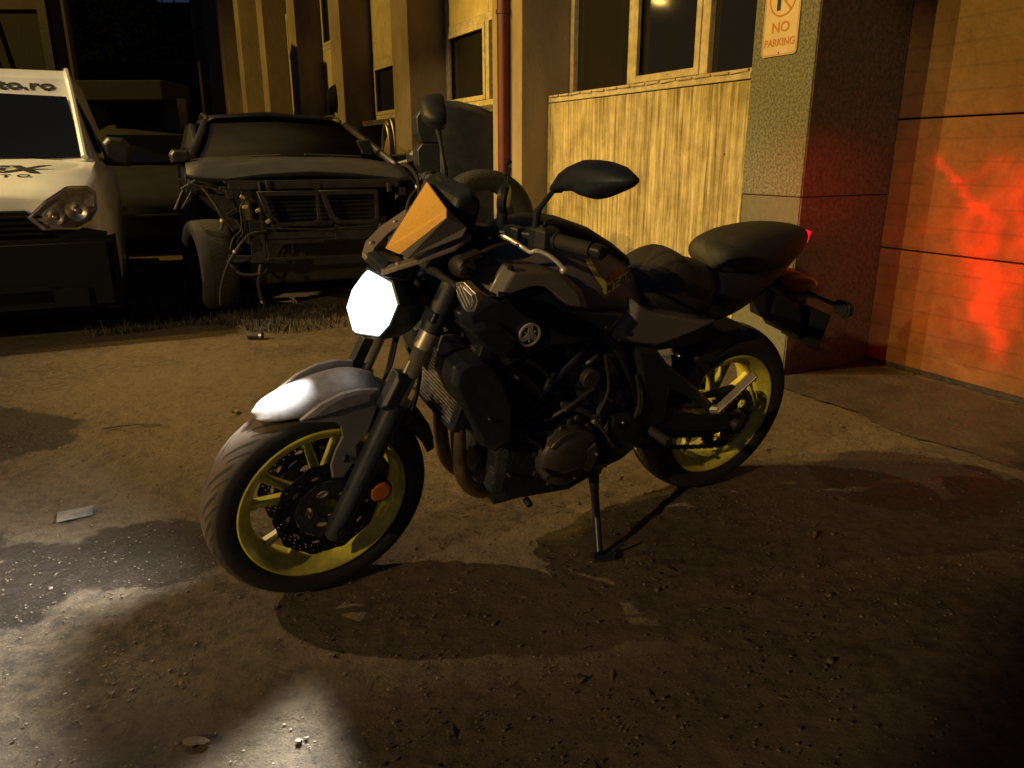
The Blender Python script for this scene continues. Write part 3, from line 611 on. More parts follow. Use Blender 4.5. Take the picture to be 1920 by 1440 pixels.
def flat(P):
    me=bpy.data.meshes.new('d'); me.from_pydata([(p[0],.2,p[1]) for p in P],[],[tuple(range(len(P)))]); return me
decal(flat([(0.762,0.959),(0.745,0.96),(0.711,0.918),(0.67,0.882),(0.69,0.876),(0.728,0.916)]),'tank_stripe','yprint',.003)
decal(flat([(0.694,0.871),(0.675,0.89),(0.619,0.915),(0.61,0.892),(0.679,0.859)]),'tank_stripe','yprint',.0042)
decal(flat([(0.68,0.89),(0.673,0.913),(0.639,0.934),(0.641,0.914),(0.664,0.888)]),'tank_stripe','rprint',.002)
tx,tz=[(0.648,0.886)][0]
cu=bpy.data.curves.new('t','FONT'); cu.body='MT-07'; cu.size=.028; cu.shear=.25; cu.align_x='CENTER'; cu.align_y='CENTER'; cu.offset=.0006
o_=bpy.data.objects.new('t',cu); me=bpy.data.meshes.new_from_object(o_); bpy.data.objects.remove(o_)
me.transform(Matrix.Translation((tx,0,tz))@Matrix.Rotation(PI,4,'Z')@Matrix.Rotation(PI/2,4,'X')@Matrix.Rotation(R(22),4,'Z')); decal(me,'tank_lettering','black',.0062)
# round badge
M['badgesilver']=mat('badge_silver',(.42,.42,.40),.4,.2)
bx,bz=[(0.905,0.775)][0]
s=MB(); s.lathe([(0,.165),(.030,.165),(.030,.1735),(0,.1735)],40,(bx,0,bz)); bd=s.build('badge','black',bike,smooth=True)
s=MB(); s.lathe([(.0265,.172),(.0265,.1765),(.032,.1765),(.032,.170)],40,(bx,0,bz),loop=True)
for k in range(3):
    a=R(90+120*k); X=Matrix.Translation((bx,.1745,bz))@Matrix.Rotation(-a,4,'Y'); s.X=X
    s.box((.004,0,0),(.046,.003,.0034)); s.box((.016,0,.0052),(.020,.003,.0028)); s.box((.016,0,-.0052),(.020,.003,.0028)); s.box((.006,0,0),(.003,.003,.012)); s.X=Matrix()
s.build('badge_emblem','badgesilver',bd)

# seats and tail
def seatsec(x,zb,zt,w,r=.35):
    h=zt-zb; L_=[(0,zb),(w*.8,zb),(w,zb+h*.35),(w*.96,zb+h*.7),(w*.7,zb+h*.94),(w*.3,zt)]
    return [(x,y,z) for y,z in L_]+[(x,-y,z) for y,z in L_[:0:-1]]
s=MB(); s.rings([seatsec(.555,.77,.79,.05),seatsec(.54,.755,.82,.085),seatsec(.48,.74,.855,.11),seatsec(.42,.725,.89,.12),seatsec(.365,.71,.915,.125),seatsec(.325,.70,.918,.125),seatsec(.295,.70,.893,.125),seatsec(.255,.70,.872,.12),seatsec(.17,.72,.87,.11)]); s.build('rider_seat','seat',bike,smooth='all',sub=1)
s=MB(); s.rings([seatsec(.192,.86,.895,.05),seatsec(.18,.85,.92,.085),seatsec(.13,.835,.944,.10),seatsec(.06,.825,.962,.105),seatsec(-.05,.82,.972,.105),seatsec(-.14,.835,.968,.085),seatsec(-.20,.86,.962,.065),seatsec(-.256,.895,.948,.035)]); s.build('pillion_seat','seat',bike,smooth='all',sub=1)
s=MB(); s.rings([seatsec(.30,.67,.80,.10),seatsec(.2,.67,.84,.115),seatsec(.08,.685,.87,.11),seatsec(-.02,.725,.875,.095),seatsec(-.10,.785,.885,.08),seatsec(-.17,.835,.895,.062),seatsec(-.245,.885,.925,.038)]); tail=s.build('tail_unit','satin',bike,smooth='all',sub=1)
s=MB(); s.puffy([(-.248,.944),(-.2545,.943),(-.2495,.902),(-.243,.901)],-.03,.03,.032,.05); s.build('tail_light',mat('lit_tail_light',(.6,.02,.05),.3,emit=((1,.004,.02),1.6)),bike,bevel=.002)
# licence plate hanger
s=MB(); s.puffy([(-.12,.80),(-.17,.80),(-.30,.755),(-.33,.74),(-.33,.70),(-.36,.60),(-.35,.585),(-.29,.60),(-.25,.70),(-.12,.76)],-.035,.035,.04,.2); hang=s.build('plate_hanger','plastic',bike,bevel=.004)
s=MB(); s.puffy([(-0.149,0.788),(-0.181,0.799),(-0.256,0.795),(-0.322,0.78),(-0.35,0.758),(-0.345,0.739),(-0.282,0.731),(-0.22,0.738),(-0.176,0.759)],-.06,.045,.06,.3); s.build('rear_reflector','redplastic',bike,bevel=.004,smooth=True)
s=MB(); s.X=basis((-.345,.045,.605),(0,1,0),(-.10,0,1)); s.box((0,0,0),(.165,.130,.002)); s.box((0,0,.002),(.17,.135,.002)); s.build('licence_plate','bumperblack',bike,bevel=.002)
s=MB(); s.puffy([(-0.079,0.78),(-0.137,0.76),(-0.191,0.727),(-0.256,0.697),(-0.299,0.637),(-0.318,0.557),(-0.222,0.594),(-0.187,0.63),(-0.128,0.648)],-.03,.055,.07,.15); s.build('plate_bracket','plastic',bike,bevel=.003)
for sg in(1,-1):
    e=signal((-.335,.165*sg,.715),(0,.9*sg,-.15),''); o_=e.build('turn_signal','satin',bike,bevel=.0025)
    s=MB(); s.tube([(-.30,.03*sg,.725),(-.325,.09*sg,.722),(-.333,.135*sg,.718)],[.012,.007,.008],10); s.build('signal_stalk','rubber',o_,smooth=True)

# engine
s=MB(); s.puffy([(.94,.26),(.90,.22),(.66,.20),(.55,.24),(.44,.30),(.44,.42),(.52,.50),(.66,.50),(.80,.48),(.93,.44)],-.13,.12,.135,.12); eng=s.build('crankcase','engine',bike,bevel=.008,seg=3)
s=MB(); s.X=Matrix.Translation((.86,0,.52))@Matrix.Rotation(R(28),4,'Y')
s.box((0,0,.0),(.20,.23,.16)); s.box((.0,0,.11),(.22,.25,.07)); s.box((0,0,.17),(.19,.22,.06))
for k in range(5): s.box((0,0,-.06+k*.026),(.215,.245,.007))
s.build('cylinder_block','engine',bike,bevel=.005)
cx,cz=.71,.355
s=MB(); s.lathe([(0,.185),(.045,.185),(.075,.178),(.092,.165),(.098,.145),(.100,.12),(.105,.118)],56,(cx,0,cz))
for k in range(9): a=2*PI*k/9+.2; s.lathe([(0,.142),(.008,.142),(.009,.12)],8,(cx+.106*math.cos(a),0,cz+.106*math.sin(a)))
s.build('generator_cover','engine2',bike,smooth=True)
s=MB(); P=[(cx+r*math.cos(R(a)),cz+r*math.sin(R(a))) for r,a in [(.07,q) for q in range(35,146,10)]+[(.098,q) for q in range(145,34,-10)]]; s.prism(P,.15,.178); P=[(cx+r*math.cos(R(a)),cz+r*math.sin(R(a))) for r,a in [(.05,q) for q in range(150,221,10)]+[(.09,q) for q in range(220,149,-10)]]; s.prism(P,.15,.184); s.build('cover_rib','engine2',bike,bevel=.004)
s=MB(); s.puffy([(.60,.40),(.57,.47),(.50,.46),(.44,.41),(.43,.34),(.50,.29),(.58,.30)],.10,.15,.165,.2); s.build('sprocket_cover','engine',bike,bevel=.005)
s=MB(); s.puffy([(.93,.30),(.93,.40),(.885,.41),(.87,.36),(.88,.26)],-.10,.10,.12,.25); s.tube([(.96,.03,.33),(.905,.03,.33)],.036,20); s.build('oil_filter','engine2',bike,bevel=.004,smooth=True)
s=MB(); s.box((.80,.0,.205),(.20,.16,.05)); s.box((.86,.05,.195),(.05,.05,.04)); s.tube([(.80,.10,.19),(.80,.13,.185)],.012,8); s.build('oil_sump','engine',bike,bevel=.006)
s=MB() # throttle bodies, hoses, bolts and brackets between engine and seat
s.tube([(.665,.13,.60),(.665,.155,.60)],.028,20); s.tube([(.69,.12,.63),(.67,.14,.65),(.64,.13,.66)],.008,8)
s.box((.60,.10,.56),(.07,.03,.05),(0,.4,0)); s.tube(bez([(.74,.12,.52),(.68,.14,.50),(.63,.14,.47),(.60,.14,.43)]),.011,10); s.tube(bez([(.78,.13,.48),(.72,.145,.52),(.64,.13,.55),(.56,.12,.58)]),.007,8)
s.tube([(.62,.14,.44),(.585,.14,.50)],.018,12); s.tube([(.64,.14,.42),(.64,.155,.42)],.014,12); s.tube([(.74,.14,.45),(.74,.152,.45)],.01,8); s.tube([(.69,.14,.475),(.69,.152,.475)],.01,8); s.tube([(.80,.13,.44),(.77,.13,.475)],.004,6)
s.box((.57,.12,.62),(.05,.02,.02),(0,.5,0)); s.box((.53,.11,.545),(.09,.02,.012),(0,-.4,0)); 
s.build('engine_fittings','engine2',bike,bevel=.002,smooth=True)
s=MB(); s.puffy([(0.747,0.703),(0.664,0.683),(0.572,0.693),(0.536,0.658),(0.527,0.588),(0.528,0.481),(0.584,0.463),(0.683,0.534),(0.734,0.619)],.05,.12,.13,.15); s.puffy([(.50,.50),(.58,.60),(.60,.50),(.54,.42),(.46,.40),(.43,.46)],.06,.12,.13,.2); s.build('battery_cover','plastic',bike,bevel=.005)
s=MB(); s.box((.50,0,.5),(.22,.18,.34)); s.box((.30,0,.66),(.30,.17,.10)); s.box((.84,0,.70),(.36,.19,.22)); s.box((.70,0,.60),(.3,.16,.14)); s.build('airbox','plastic',bike,bevel=.02)
# gear shifter
s=MB(); s.tube([[(0.65,0.488)][0][0:1]+(.17,)+[(0.65,0.488)][0][1:], [(0.553,0.363)][0][0:1]+(.17,)+[(0.553,0.363)][0][1:]],.0045,8)
a=[(0.809,0.341),(0.767,0.321),(0.687,0.326)]
s.tube([(a[0][0],.18,a[0][1]),(a[1][0],.185,a[1][1]),(a[2][0],.18,a[2][1])],[.009,.008,.007],10); s.tube([(a[0][0],.175,a[0][1]),(a[0][0],.215,a[0][1])],.010,12)
s.tube([(a[2][0],.18,a[2][1]),(.57,.17,.30)],.007,8)
s.build('gear_lever','engine2',bike,smooth=True)
# radiator
s=MB(); s.X=Matrix.Translation((1.045,0,.64))@Matrix.Rotation(R(-16),4,'Y')
s.box((0,0,0),(.022,.27,.24))
for k in range(26): s.box((.013,0,-.11+k*.0088),(.006,.26,.003))
rad=s.build('radiator','radiator',bike); 
s=MB(); s.X=Matrix.Translation((1.045,0,.64))@Matrix.Rotation(R(-16),4,'Y'); s.box((0,.145,0),(.035,.03,.25)); s.box((0,-.145,0),(.035,.03,.25)); s.box((0,0,.128),(.035,.30,.018)); s.box((0,0,-.128),(.03,.30,.018))
s.build('radiator_frame','satin',bike,bevel=.004)
s=MB(); s.puffy([(1.058,0.616),(1.013,0.55),(1.004,0.496),(1.036,0.515),(1.061,0.565)],-.16,-.12,-.11,.2,1); s.puffy([(1.09,.70),(1.10,.62),(1.04,.50),(1.0,.52),(1.02,.72)],.14,.16,.17,.2,-1); s.build('radiator_shroud','plastic',bike,bevel=.003)
s=MB(); s.puffy([(1.095,0.749),(1.055,0.744),(1.002,0.695),(1.05,0.684),(1.076,0.657),(1.109,0.71)],.03,.09,.10,.2); s.build('frame_gusset','fendergrey',bike,bevel=.004)
# exhaust headers
for y,off in((.075,0),(-.045,.0)):
    s=MB(); s.tube(bez([(.955,y,.535),(.99,y,.535),(1.025,y,.51),(1.035,y,.47),(1.025,y,.38),(1.005,y,.30),(.96,y*.95,.245),(.90,y*.85,.225),(.80,y*.6,.20),(.68,y*.4,.18)],6),.0215,18); s.tube([(.95,y,.535),(.972,y,.537)],.032,16); s.build('exhaust_header','header',bike,smooth=True)
s=MB(); s.tube([(.72,-.02,.17),(.60,-.04,.165),(.45,-.06,.17)],[.04,.07,.06],18); s.tube([(.5,-.09,.18),(.3,-.17,.24),(.2,-.18,.27)],[.04,.055,.05],18); s.build('silencer','engine2',bike,smooth=True)
# swingarm, peg hangers, shock
for sg in(1,-1):
    s=MB(); s.puffy([(.46,.45),(.45,.36),(.30,.335),(.10,.30),(-.04,.285),(-.065,.31),(-.05,.345),(.02,.36),(.16,.375),(.26,.405),(.36,.46)],.085,.125,.135,.15,sg); s.build('swingarm','satin',bike,bevel=.006)
    s=MB(); s.lathe([(0,.155*sg),(.014,.155*sg),(.02,.145*sg),(.021,.13*sg)],18,(0,0,.315)); s.build('axle_nut','darkmetal',bike)
    a=[(0.515,0.677),(0.431,0.657),(0.37,0.596),(0.269,0.526),(0.113,0.402),(0.121,0.373),(0.278,0.48),(0.348,0.511),(0.341,0.386),(0.413,0.372),(0.458,0.428),(0.454,0.52),(0.491,0.614)]
    s=MB(); s.puffy(a,.11,.135,.145,.12,sg); s.build('footrest_hanger','satin',bike,bevel=.004)
    b=[(0.138,0.399),(0.063,0.551)]
    s=MB()
    s.tube([(b[0][0],.14*sg,b[0][1]),(b[0][0]-.01,.165*sg,b[0][1]+.01)],.016,10); 
    c0=Vector((b[0][0]-.005,.16*sg,b[0][1]+.005)); c1=Vector((b[1][0]-.0,.215*sg,b[1][1]))
    d=(c1-c0); s.X=basis((c0+c1)/2,d,(0,sg,0)); s.box((0,0,0),(d.length,.026,.010)); 
    for k in range(8): s.box((-d.length/2+.01+k*d.length/8.2,0,.009),(.005,.026,.009))
    s.build('passenger_footrest','fork',bike,bevel=.001)
    s=MB(); s.tube([(.40,.13*sg,.375),(.395,.23*sg,.38)],[.011,.013],10); s.tube([(.398,.15*sg,.378),(.395,.235*sg,.38)],.015,10); s.build('footrest','rubber',bike,smooth=True)
s=MB(); s.puffy([(.26,.44),(.22,.56),(.16,.62),(.10,.645),(.02,.66),(.0,.65),(.06,.62),(.13,.56),(.17,.46),(.2,.42)],-.09,.09,.095,.1); s.build('rear_hugger','plastic',bike,bevel=.004)
s=MB(); s.tube([(.36,0,.44),(.42,0,.62)],.03,16)
s.build('shock_absorber','engine2',bike,smooth=True)
s=MB(); s.puffy([(.36,.335),(.10,.285),(.02,.27),(.02,.262),(.14,.268),(.37,.312)],.08,.1,.105,.1); s.puffy([(.40,.445),(.24,.425),(.06,.415),(-.02,.43),(.0,.44),(.12,.43),(.25,.445),(.38,.47)],.08,.1,.108,.1); s.build('chain_guard','plastic',bike,bevel=.002)
# side stand: foot flat on the ground
inv=BX.inverted(); foot=inv@Vector((.262,2.03,.0)); top=inv@Vector((.250,2.165,.235))
s=MB(); s.tube([top,top.lerp(foot,.12),top.lerp(foot,.3),top.lerp(foot,.96)],[.020,.017,.0125,.0115],12); s.ball(tuple(top),.022)
so=s.build('side_stand','satin',bike,smooth=True)
s=MB(); s.X=inv@Matrix.Translation((.268,2.025,.006))@Matrix.Rotation(R(20),4,'Z'); s.puffy([(-.025,-.018),(.028,-.022),(.04,0),(.028,.02),(-.025,.018)],0,.0,.0); s.X=inv@Matrix.Translation((.268,2.025,.0045))@Matrix.Rotation(R(20),4,'Z'); s.prism([(-.03,-.022),(.03,-.028),(.048,0),(.03,.024),(-.03,.022)],0,.007,'z'); s.tube([(.02,0,.004),(.075,.005,.03)],.005,8); s.build('stand_foot','satin',so)
s=MB(); P=[]; 
for k in range(90):
    t=k/89; c=top.lerp(foot,.05+.45*t)+Vector((.02,.02,0)); a=t*18*2*PI; P.append(c+Vector((.006*math.cos(a),.006*math.sin(a),0)))
s.tube(P,.0018,6); s.build('stand_spring','darkmetal',so,smooth=True)
s=MB(); s.box((.575,.10,.265),(.07,.05,.07)); s.box((.54,.12,.28),(.12,.03,.03),(0,.2,0)); s.build('stand_bracket','satin',bike,bevel=.006)
# tail lamp light: thrown rearwards on the wall, streaked by the lens optics
tl=BX@Vector((-.30,0,.925)); bk=BX.to_3x3()@Vector((-1,0,0))

for x,y,z,r_ in ((.84,.142,.43,.006),(.80,.140,.49,.005),(.735,.145,.51,.006),(.61,.15,.47,.006),(.585,.155,.52,.005),(.46,.168,.335,.006),(.63,.19,.365,.005),(.53,.165,.44,.006),(.70,.19,.30,.005),(.575,.13,.70,.006),(.335,.14,.62,.007),(.45,.13,.47,.006),(.90,.15,.33,.005),(.93,.178,.66,.005),(1.0,.178,.55,.005)):
    s=MB(); s.lathe([(0,y+.006),(r_*.8,y+.006),(r_,y+.003),(r_,y-.012)],8,(x,0,z)); s.build('bolt','alu',bike,smooth=True)
for P in ([(.93,.13,.50),(.86,.155,.45),(.80,.15,.40),(.78,.14,.33)],[(.62,.14,.66),(.60,.155,.56),(.63,.16,.47)],[(.49,.14,.58),(.47,.155,.48),(.50,.15,.40),(.56,.15,.35)],[(.98,.10,.80),(.92,.16,.72),(.84,.15,.66),(.78,.14,.60)]):
    s=MB(); s.tube(bez(P,6),.005,8); s.build('engine_hose','rubber',bike,smooth=True)
# ------------------------------------------------------------------ lamps that belong to the motorcycle
DX=frameX(25.451,(2.07,4.35))
hl=HF and (BX@HF)
hp=BX@Vector((1.42,.045,.865)); hd=(hl.to_3x3()@Vector((1,0,0))).normalized()
sp_=spot('headlight_beam',hp,hp+hd*2+Vector((0,0,-.25)),(1,.97,.90),400,157,.05,.14)
def mathnode(nt,op,*a):
    n=nt.nodes.new('ShaderNodeMath'); n.operation=op
    for i,q in enumerate(a):
        if isinstance(q,(int,float)): n.inputs[i].default_value=q
        else: nt.links.new(q,n.inputs[i])
    return n.outputs[0]
def tail_gobo():
    tgt=Vector((2.36,3.72,.72))
    o=spot('tail_light_beam',tl,tgt,(1,.0,.006),150,62,.008,1); l=o.data; l.use_nodes=True; nt=l.node_tree; N=nt.nodes; L=nt.links
    bpy.context.view_layer.update(); inv=o.matrix_world.inverted()
    def loc(s_,z_,d_=0): q=inv@(DX@Vector((d_,s_,z_))); return (q.x/-q.z,q.y/-q.z)
    em=N['Emission']; tc=N.new('ShaderNodeTexCoord'); sp=N.new('ShaderNodeSeparateXYZ'); L.new(tc.outputs['Normal'],sp.inputs[0]); m_=lambda op,*a: mathnode(nt,op,*a)
    nz=m_('ABSOLUTE',sp.outputs['Z']); x=m_('DIVIDE',sp.outputs['X'],nz); y=m_('DIVIDE',sp.outputs['Y'],nz)
    n=N.new('ShaderNodeTexNoise'); n.inputs['Scale'].default_value=9; n.inputs['Detail'].default_value=3; L.new(tc.outputs['Normal'],n.inputs['Vector']); sc=N.new('ShaderNodeSeparateColor'); L.new(n.outputs['Color'],sc.inputs[0])
    x=m_('ADD',x,m_('MULTIPLY',m_('SUBTRACT',sc.outputs[0],.5),.14)); y=m_('ADD',y,m_('MULTIPLY',m_('SUBTRACT',sc.outputs[1],.5),.14))
    tot=.35
    for (p,q,w_,amp) in STREAKS:
        ax_,ay_=loc(*p); bx_,by_=loc(*q); dx,dy=bx_-ax_,by_-ay_; dd=dx*dx+dy*dy
        px=m_('SUBTRACT',x,ax_); py=m_('SUBTRACT',y,ay_); h_=m_('DIVIDE',m_('ADD',m_('MULTIPLY',px,dx),m_('MULTIPLY',py,dy)),dd); h_=m_('MINIMUM',m_('MAXIMUM',h_,0.),1.)
        ex=m_('SUBTRACT',px,m_('MULTIPLY',h_,dx)); ey=m_('SUBTRACT',py,m_('MULTIPLY',h_,dy)); d2=m_('ADD',m_('MULTIPLY',ex,ex),m_('MULTIPLY',ey,ey))
        gl=m_('EXPONENT',m_('MULTIPLY',d2,-1/(w_*w_))); tot=m_('ADD',m_('MULTIPLY',gl,amp),tot)
    L.new(tot,em.inputs['Strength']); return o
def head_pattern(o):
    l=o.data; l.use_nodes=True; nt=l.node_tree; m_=lambda op,*a: mathnode(nt,op,*a); tc=nt.nodes.new('ShaderNodeTexCoord'); sp=nt.nodes.new('ShaderNodeSeparateXYZ'); nt.links.new(tc.outputs['Normal'],sp.inputs[0])
    az=m_('ABSOLUTE',m_('ARCTAN2',sp.outputs['X'],m_('ABSOLUTE',sp.outputs['Z']))); k=nt.nodes.new('ShaderNodeMapRange'); k.inputs[1].default_value=.62; k.inputs[2].default_value=1.0; k.inputs[3].default_value=1; k.inputs[4].default_value=0; nt.links.new(az,k.inputs[0]); k3=nt.nodes.new('ShaderNodeMapRange'); k3.inputs[1].default_value=-.80; k3.inputs[2].default_value=-.91; nt.links.new(sp.outputs['Y'],k3.inputs[0]); kk=m_('SUBTRACT',1.,m_('MULTIPLY',m_('MULTIPLY',k.outputs[0],k3.outputs[0]),.985)); ka=nt.nodes.new('ShaderNodeMapRange'); ka.inputs[1].default_value=.55; ka.inputs[2].default_value=.80; ka.inputs[3].default_value=1; ka.inputs[4].default_value=0; nt.links.new(az,ka.inputs[0]); kb=nt.nodes.new('ShaderNodeMapRange'); kb.inputs[1].default_value=-.66; kb.inputs[2].default_value=-.77; nt.links.new(sp.outputs['Y'],kb.inputs[0]); kk=m_('MULTIPLY',kk,m_('SUBTRACT',1.,m_('MULTIPLY',m_('MULTIPLY',ka.outputs[0],kb.outputs[0]),.975)))
    n=nt.nodes.new('ShaderNodeTexNoise'); n.inputs['Scale'].default_value=3; nt.links.new(tc.outputs['Normal'],n.inputs['Vector']); az2=m_('ARCTAN2',sp.outputs['X'],m_('ABSOLUTE',sp.outputs['Z'])); kr=nt.nodes.new('ShaderNodeMapRange'); kr.interpolation_type='SMOOTHSTEP'; kr.inputs[1].default_value=.6; kr.inputs[2].default_value=1.2; kr.inputs[3].default_value=1; kr.inputs[4].default_value=.12; nt.links.new(az2,kr.inputs[0]); kc=nt.nodes.new('ShaderNodeMapRange'); kc.interpolation_type='SMOOTHSTEP'; kc.inputs[1].default_value=-.22; kc.inputs[2].default_value=-.44; kc.inputs[3].default_value=.05; nt.links.new(m_('ADD',sp.outputs['Y'],m_('MULTIPLY',m_('SUBTRACT',n.outputs['Fac'],.5),.5)),kc.inputs[0]); kk=m_('MULTIPLY',kk,m_('MULTIPLY',kr.outputs[0],kc.outputs[0])); nt.links.new(m_('MULTIPLY',kk,m_('ADD',m_('MULTIPLY',n.outputs['Fac'],1.1),.45)),nt.nodes['Emission'].inputs['Strength'])
head_pattern(sp_)
DXs=[(-0.34,1.119),(-0.567,0.893),(-0.787,0.261),(-0.664,0.372),(-0.806,0.608),(-0.489,0.781),(-0.685,0.484),(-0.766,1.076),(-0.807,0.735),(-0.644,0.846)]
DXt=[(-0.444,1.03),(-0.639,1.147),(-0.317,0.822),(-0.556,0.879),(-0.646,0.691),(-0.867,0.385),(-0.707,0.541),(-0.796,0.154),(-0.667,0.999),(-0.641,0.717)]
STREAKS=[(DXt[0],DXt[1],.022,1.1),(DXt[2],DXt[3],.02,1.0),(DXt[4],DXt[5],.026,1.4),(DXt[6],DXt[7],.026,1.4),(DXt[8],DXt[9],.024,1.2),(DXs[0],DXs[1],.018,3.4),(DXs[1],DXs[2],.026,2.6),(DXs[3],DXs[4],.022,2.4),(DXs[7],DXs[8],.035,2.6),(DXs[9],DXs[6],.19,1.7),(DXs[5],DXs[6],.025,2)]
tail_gobo()
spot('tail_light_glow',tl+bk*.03,(1.52,4.0,1.0),(1,.03,.015),58,26,.02,1)

# ------------------------------------------------------------------ workshop building (x into the wall, y along it, z up)
WX=frameX(27.788,(1.48,4.0))
def streaky():
    m=mat('streaked_concrete',(.52,.46,.30),.8); nt=m.node_tree; N=nt.nodes; L=nt.links; b=N['Principled BSDF']; tc=[n for n in N if n.type=='TEX_COORD'][0]; mp=[n for n in N if n.type=='MAPPING'][0]
    mp.inputs['Scale'].default_value=(1,24,.9); n=N.new('ShaderNodeTexNoise'); n.inputs['Scale'].default_value=1.6; n.inputs['Detail'].default_value=9; n.inputs['Roughness'].default_value=.72; n.inputs['Distortion'].default_value=.35; L.new(mp.outputs[0],n.inputs['Vector'])
    r=N.new('ShaderNodeValToRGB'); e=r.color_ramp.elements; e[0].position=.36; e[0].color=(.15,.12,.06,1); e[1].position=.62; e[1].color=(.60,.51,.25,1); L.new(n.outputs['Fac'],r.inputs[0])
    n2=N.new('ShaderNodeTexNoise'); n2.inputs['Scale'].default_value=4; n2.inputs['Detail'].default_value=8; n2.inputs['Roughness'].default_value=.7; L.new(tc.outputs['Object'],n2.inputs['Vector'])
    r2=N.new('ShaderNodeValToRGB'); r2.color_ramp.elements[0].position=.38; r2.color_ramp.elements[0].color=(.6,.58,.52,1); r2.color_ramp.elements[1].position=.6; r2.color_ramp.elements[1].color=(1,1,1,1); L.new(n2.outputs['Fac'],r2.inputs[0])
    mx=N.new('ShaderNodeMix'); mx.data_type='RGBA'; mx.blend_type='MULTIPLY'; mx.inputs[0].default_value=1; L.new(r.outputs[0],mx.inputs[6]); L.new(r2.outputs[0],mx.inputs[7])
    # small chips where the render has broken away
    v=N.new('ShaderNodeTexVoronoi'); v.inputs['Scale'].default_value=2.3; v.feature='F1'; 
    mp2=N.new('ShaderNodeMapping'); mp2.inputs['Scale'].default_value=(1,1,.8); n5=N.new('ShaderNodeTexNoise'); n5.inputs['Scale'].default_value=25; 
    va=N.new('ShaderNodeMix'); va.data_type='RGBA'; va.inputs[0].default_value=.05; L.new(tc.outputs['Object'],va.inputs[6]); L.new(n5.outputs['Color'],va.inputs[7]); L.new(tc.outputs['Object'],n5.inputs['Vector']); L.new(va.outputs[2],v.inputs['Vector'])
    lt=N.new('ShaderNodeMath'); lt.operation='LESS_THAN'; lt.inputs[1].default_value=.075; L.new(v.outputs['Distance'],lt.inputs[0])
    sc=N.new('ShaderNodeSeparateColor'); L.new(v.outputs['Color'],sc.inputs[0]); g=N.new('ShaderNodeMath'); g.operation='GREATER_THAN'; g.inputs[1].default_value=.55; L.new(sc.outputs[0],g.inputs[0]); ml=N.new('ShaderNodeMath'); ml.operation='MULTIPLY'; L.new(lt.outputs[0],ml.inputs[0]); L.new(g.outputs[0],ml.inputs[1])
    mx2=N.new('ShaderNodeMix'); mx2.data_type='RGBA'; L.new(ml.outputs[0],mx2.inputs[0]); L.new(mx.outputs[2],mx2.inputs[6]); mx2.inputs[7].default_value=(.06,.045,.03,1); L.new(mx2.outputs[2],b.inputs['Base Color'])
    bp=N.new('ShaderNodeBump'); bp.inputs['Strength'].default_value=.4; bp.inputs['Distance'].default_value=.01; L.new(n2.outputs['Fac'],bp.inputs['Height']); L.new(bp.outputs[0],b.inputs['Normal']); return m
def speckle(name,c1,c2,scale):
    m=mat(name,c1,.8); nt=m.node_tree; N=nt.nodes; L=nt.links; b=N['Principled BSDF']; tc=[n for n in N if n.type=='TEX_COORD'][0]
    n=N.new('ShaderNodeTexNoise'); n.inputs['Scale'].default_value=scale; n.inputs['Detail'].default_value=4; n.inputs['Roughness'].default_value=.8; L.new(tc.outputs['Object'],n.inputs['Vector'])
    r=N.new('ShaderNodeValToRGB'); r.color_ramp.elements[0].position=.42; r.color_ramp.elements[0].color=(*c2,1); r.color_ramp.elements[1].position=.58; r.color_ramp.elements[1].color=(*c1,1); L.new(n.outputs['Fac'],r.inputs[0]); L.new(r.outputs[0],b.inputs['Base Color'])
    bp=N.new('ShaderNodeBump'); bp.inputs['Strength'].default_value=.5; bp.inputs['Distance'].default_value=.006; L.new(n.outputs['Fac'],bp.inputs['Height']); L.new(bp.outputs[0],b.inputs['Normal']); return m
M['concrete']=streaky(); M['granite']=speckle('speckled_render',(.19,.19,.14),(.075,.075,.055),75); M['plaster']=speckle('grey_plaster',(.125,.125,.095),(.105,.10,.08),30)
M['revealshade']=speckle('shaded_side_render',(.13,.095,.065),(.07,.05,.035),60)  # darker copy of the pier render, shade put into its colour
M['fin']=mat('painted_pier',(.30,.24,.15),.8,0,.35,3,.25,40,stretch=(1,1,.5)); M['brownwall']=mat('brown_render',(.17,.125,.08),.85,0,.35,2.5,.3,40)
M['frame']=mat('worn_white_window_frame',(.52,.45,.30),.6,0,.4,14,.2,60); M['board']=mat('pale_window_board',(.50,.41,.22),.75,0,.25,5)
M['glass']=mat('dark_window_glass',(.012,.012,.010),.06,spec=.8); M['sillm']=mat('sheet_metal_sill',(.14,.125,.10),.5,.3,.4,8); M['pipe']=mat('red_brown_pipe',(.10,.011,.016),.5,0,.3,6)
bld=empty('workshop_building','long workshop building with pale concrete piers, tall windows and a stained concrete panel','building',WX)
H=6.2
s=MB(); s.box((.36,11.6,H/2),(.14,22.6,H)); s.build('wall','brownwall',bld)
s=MB(); s.box((.115,1.49,.775),(.23,2.16,1.552)); s.build('concrete_panel','concrete',bld,bevel=.006)
s=MB(); s.box((.345,.205,(H+.955)/2),(.69,.42,H-.955)); s.build('corner_pier','granite',bld,bevel=.006)
s=MB(); s.box((.349,.207,.476),(.682,.412,.952)); s.build('pier_base','plaster',bld,bevel=.006)
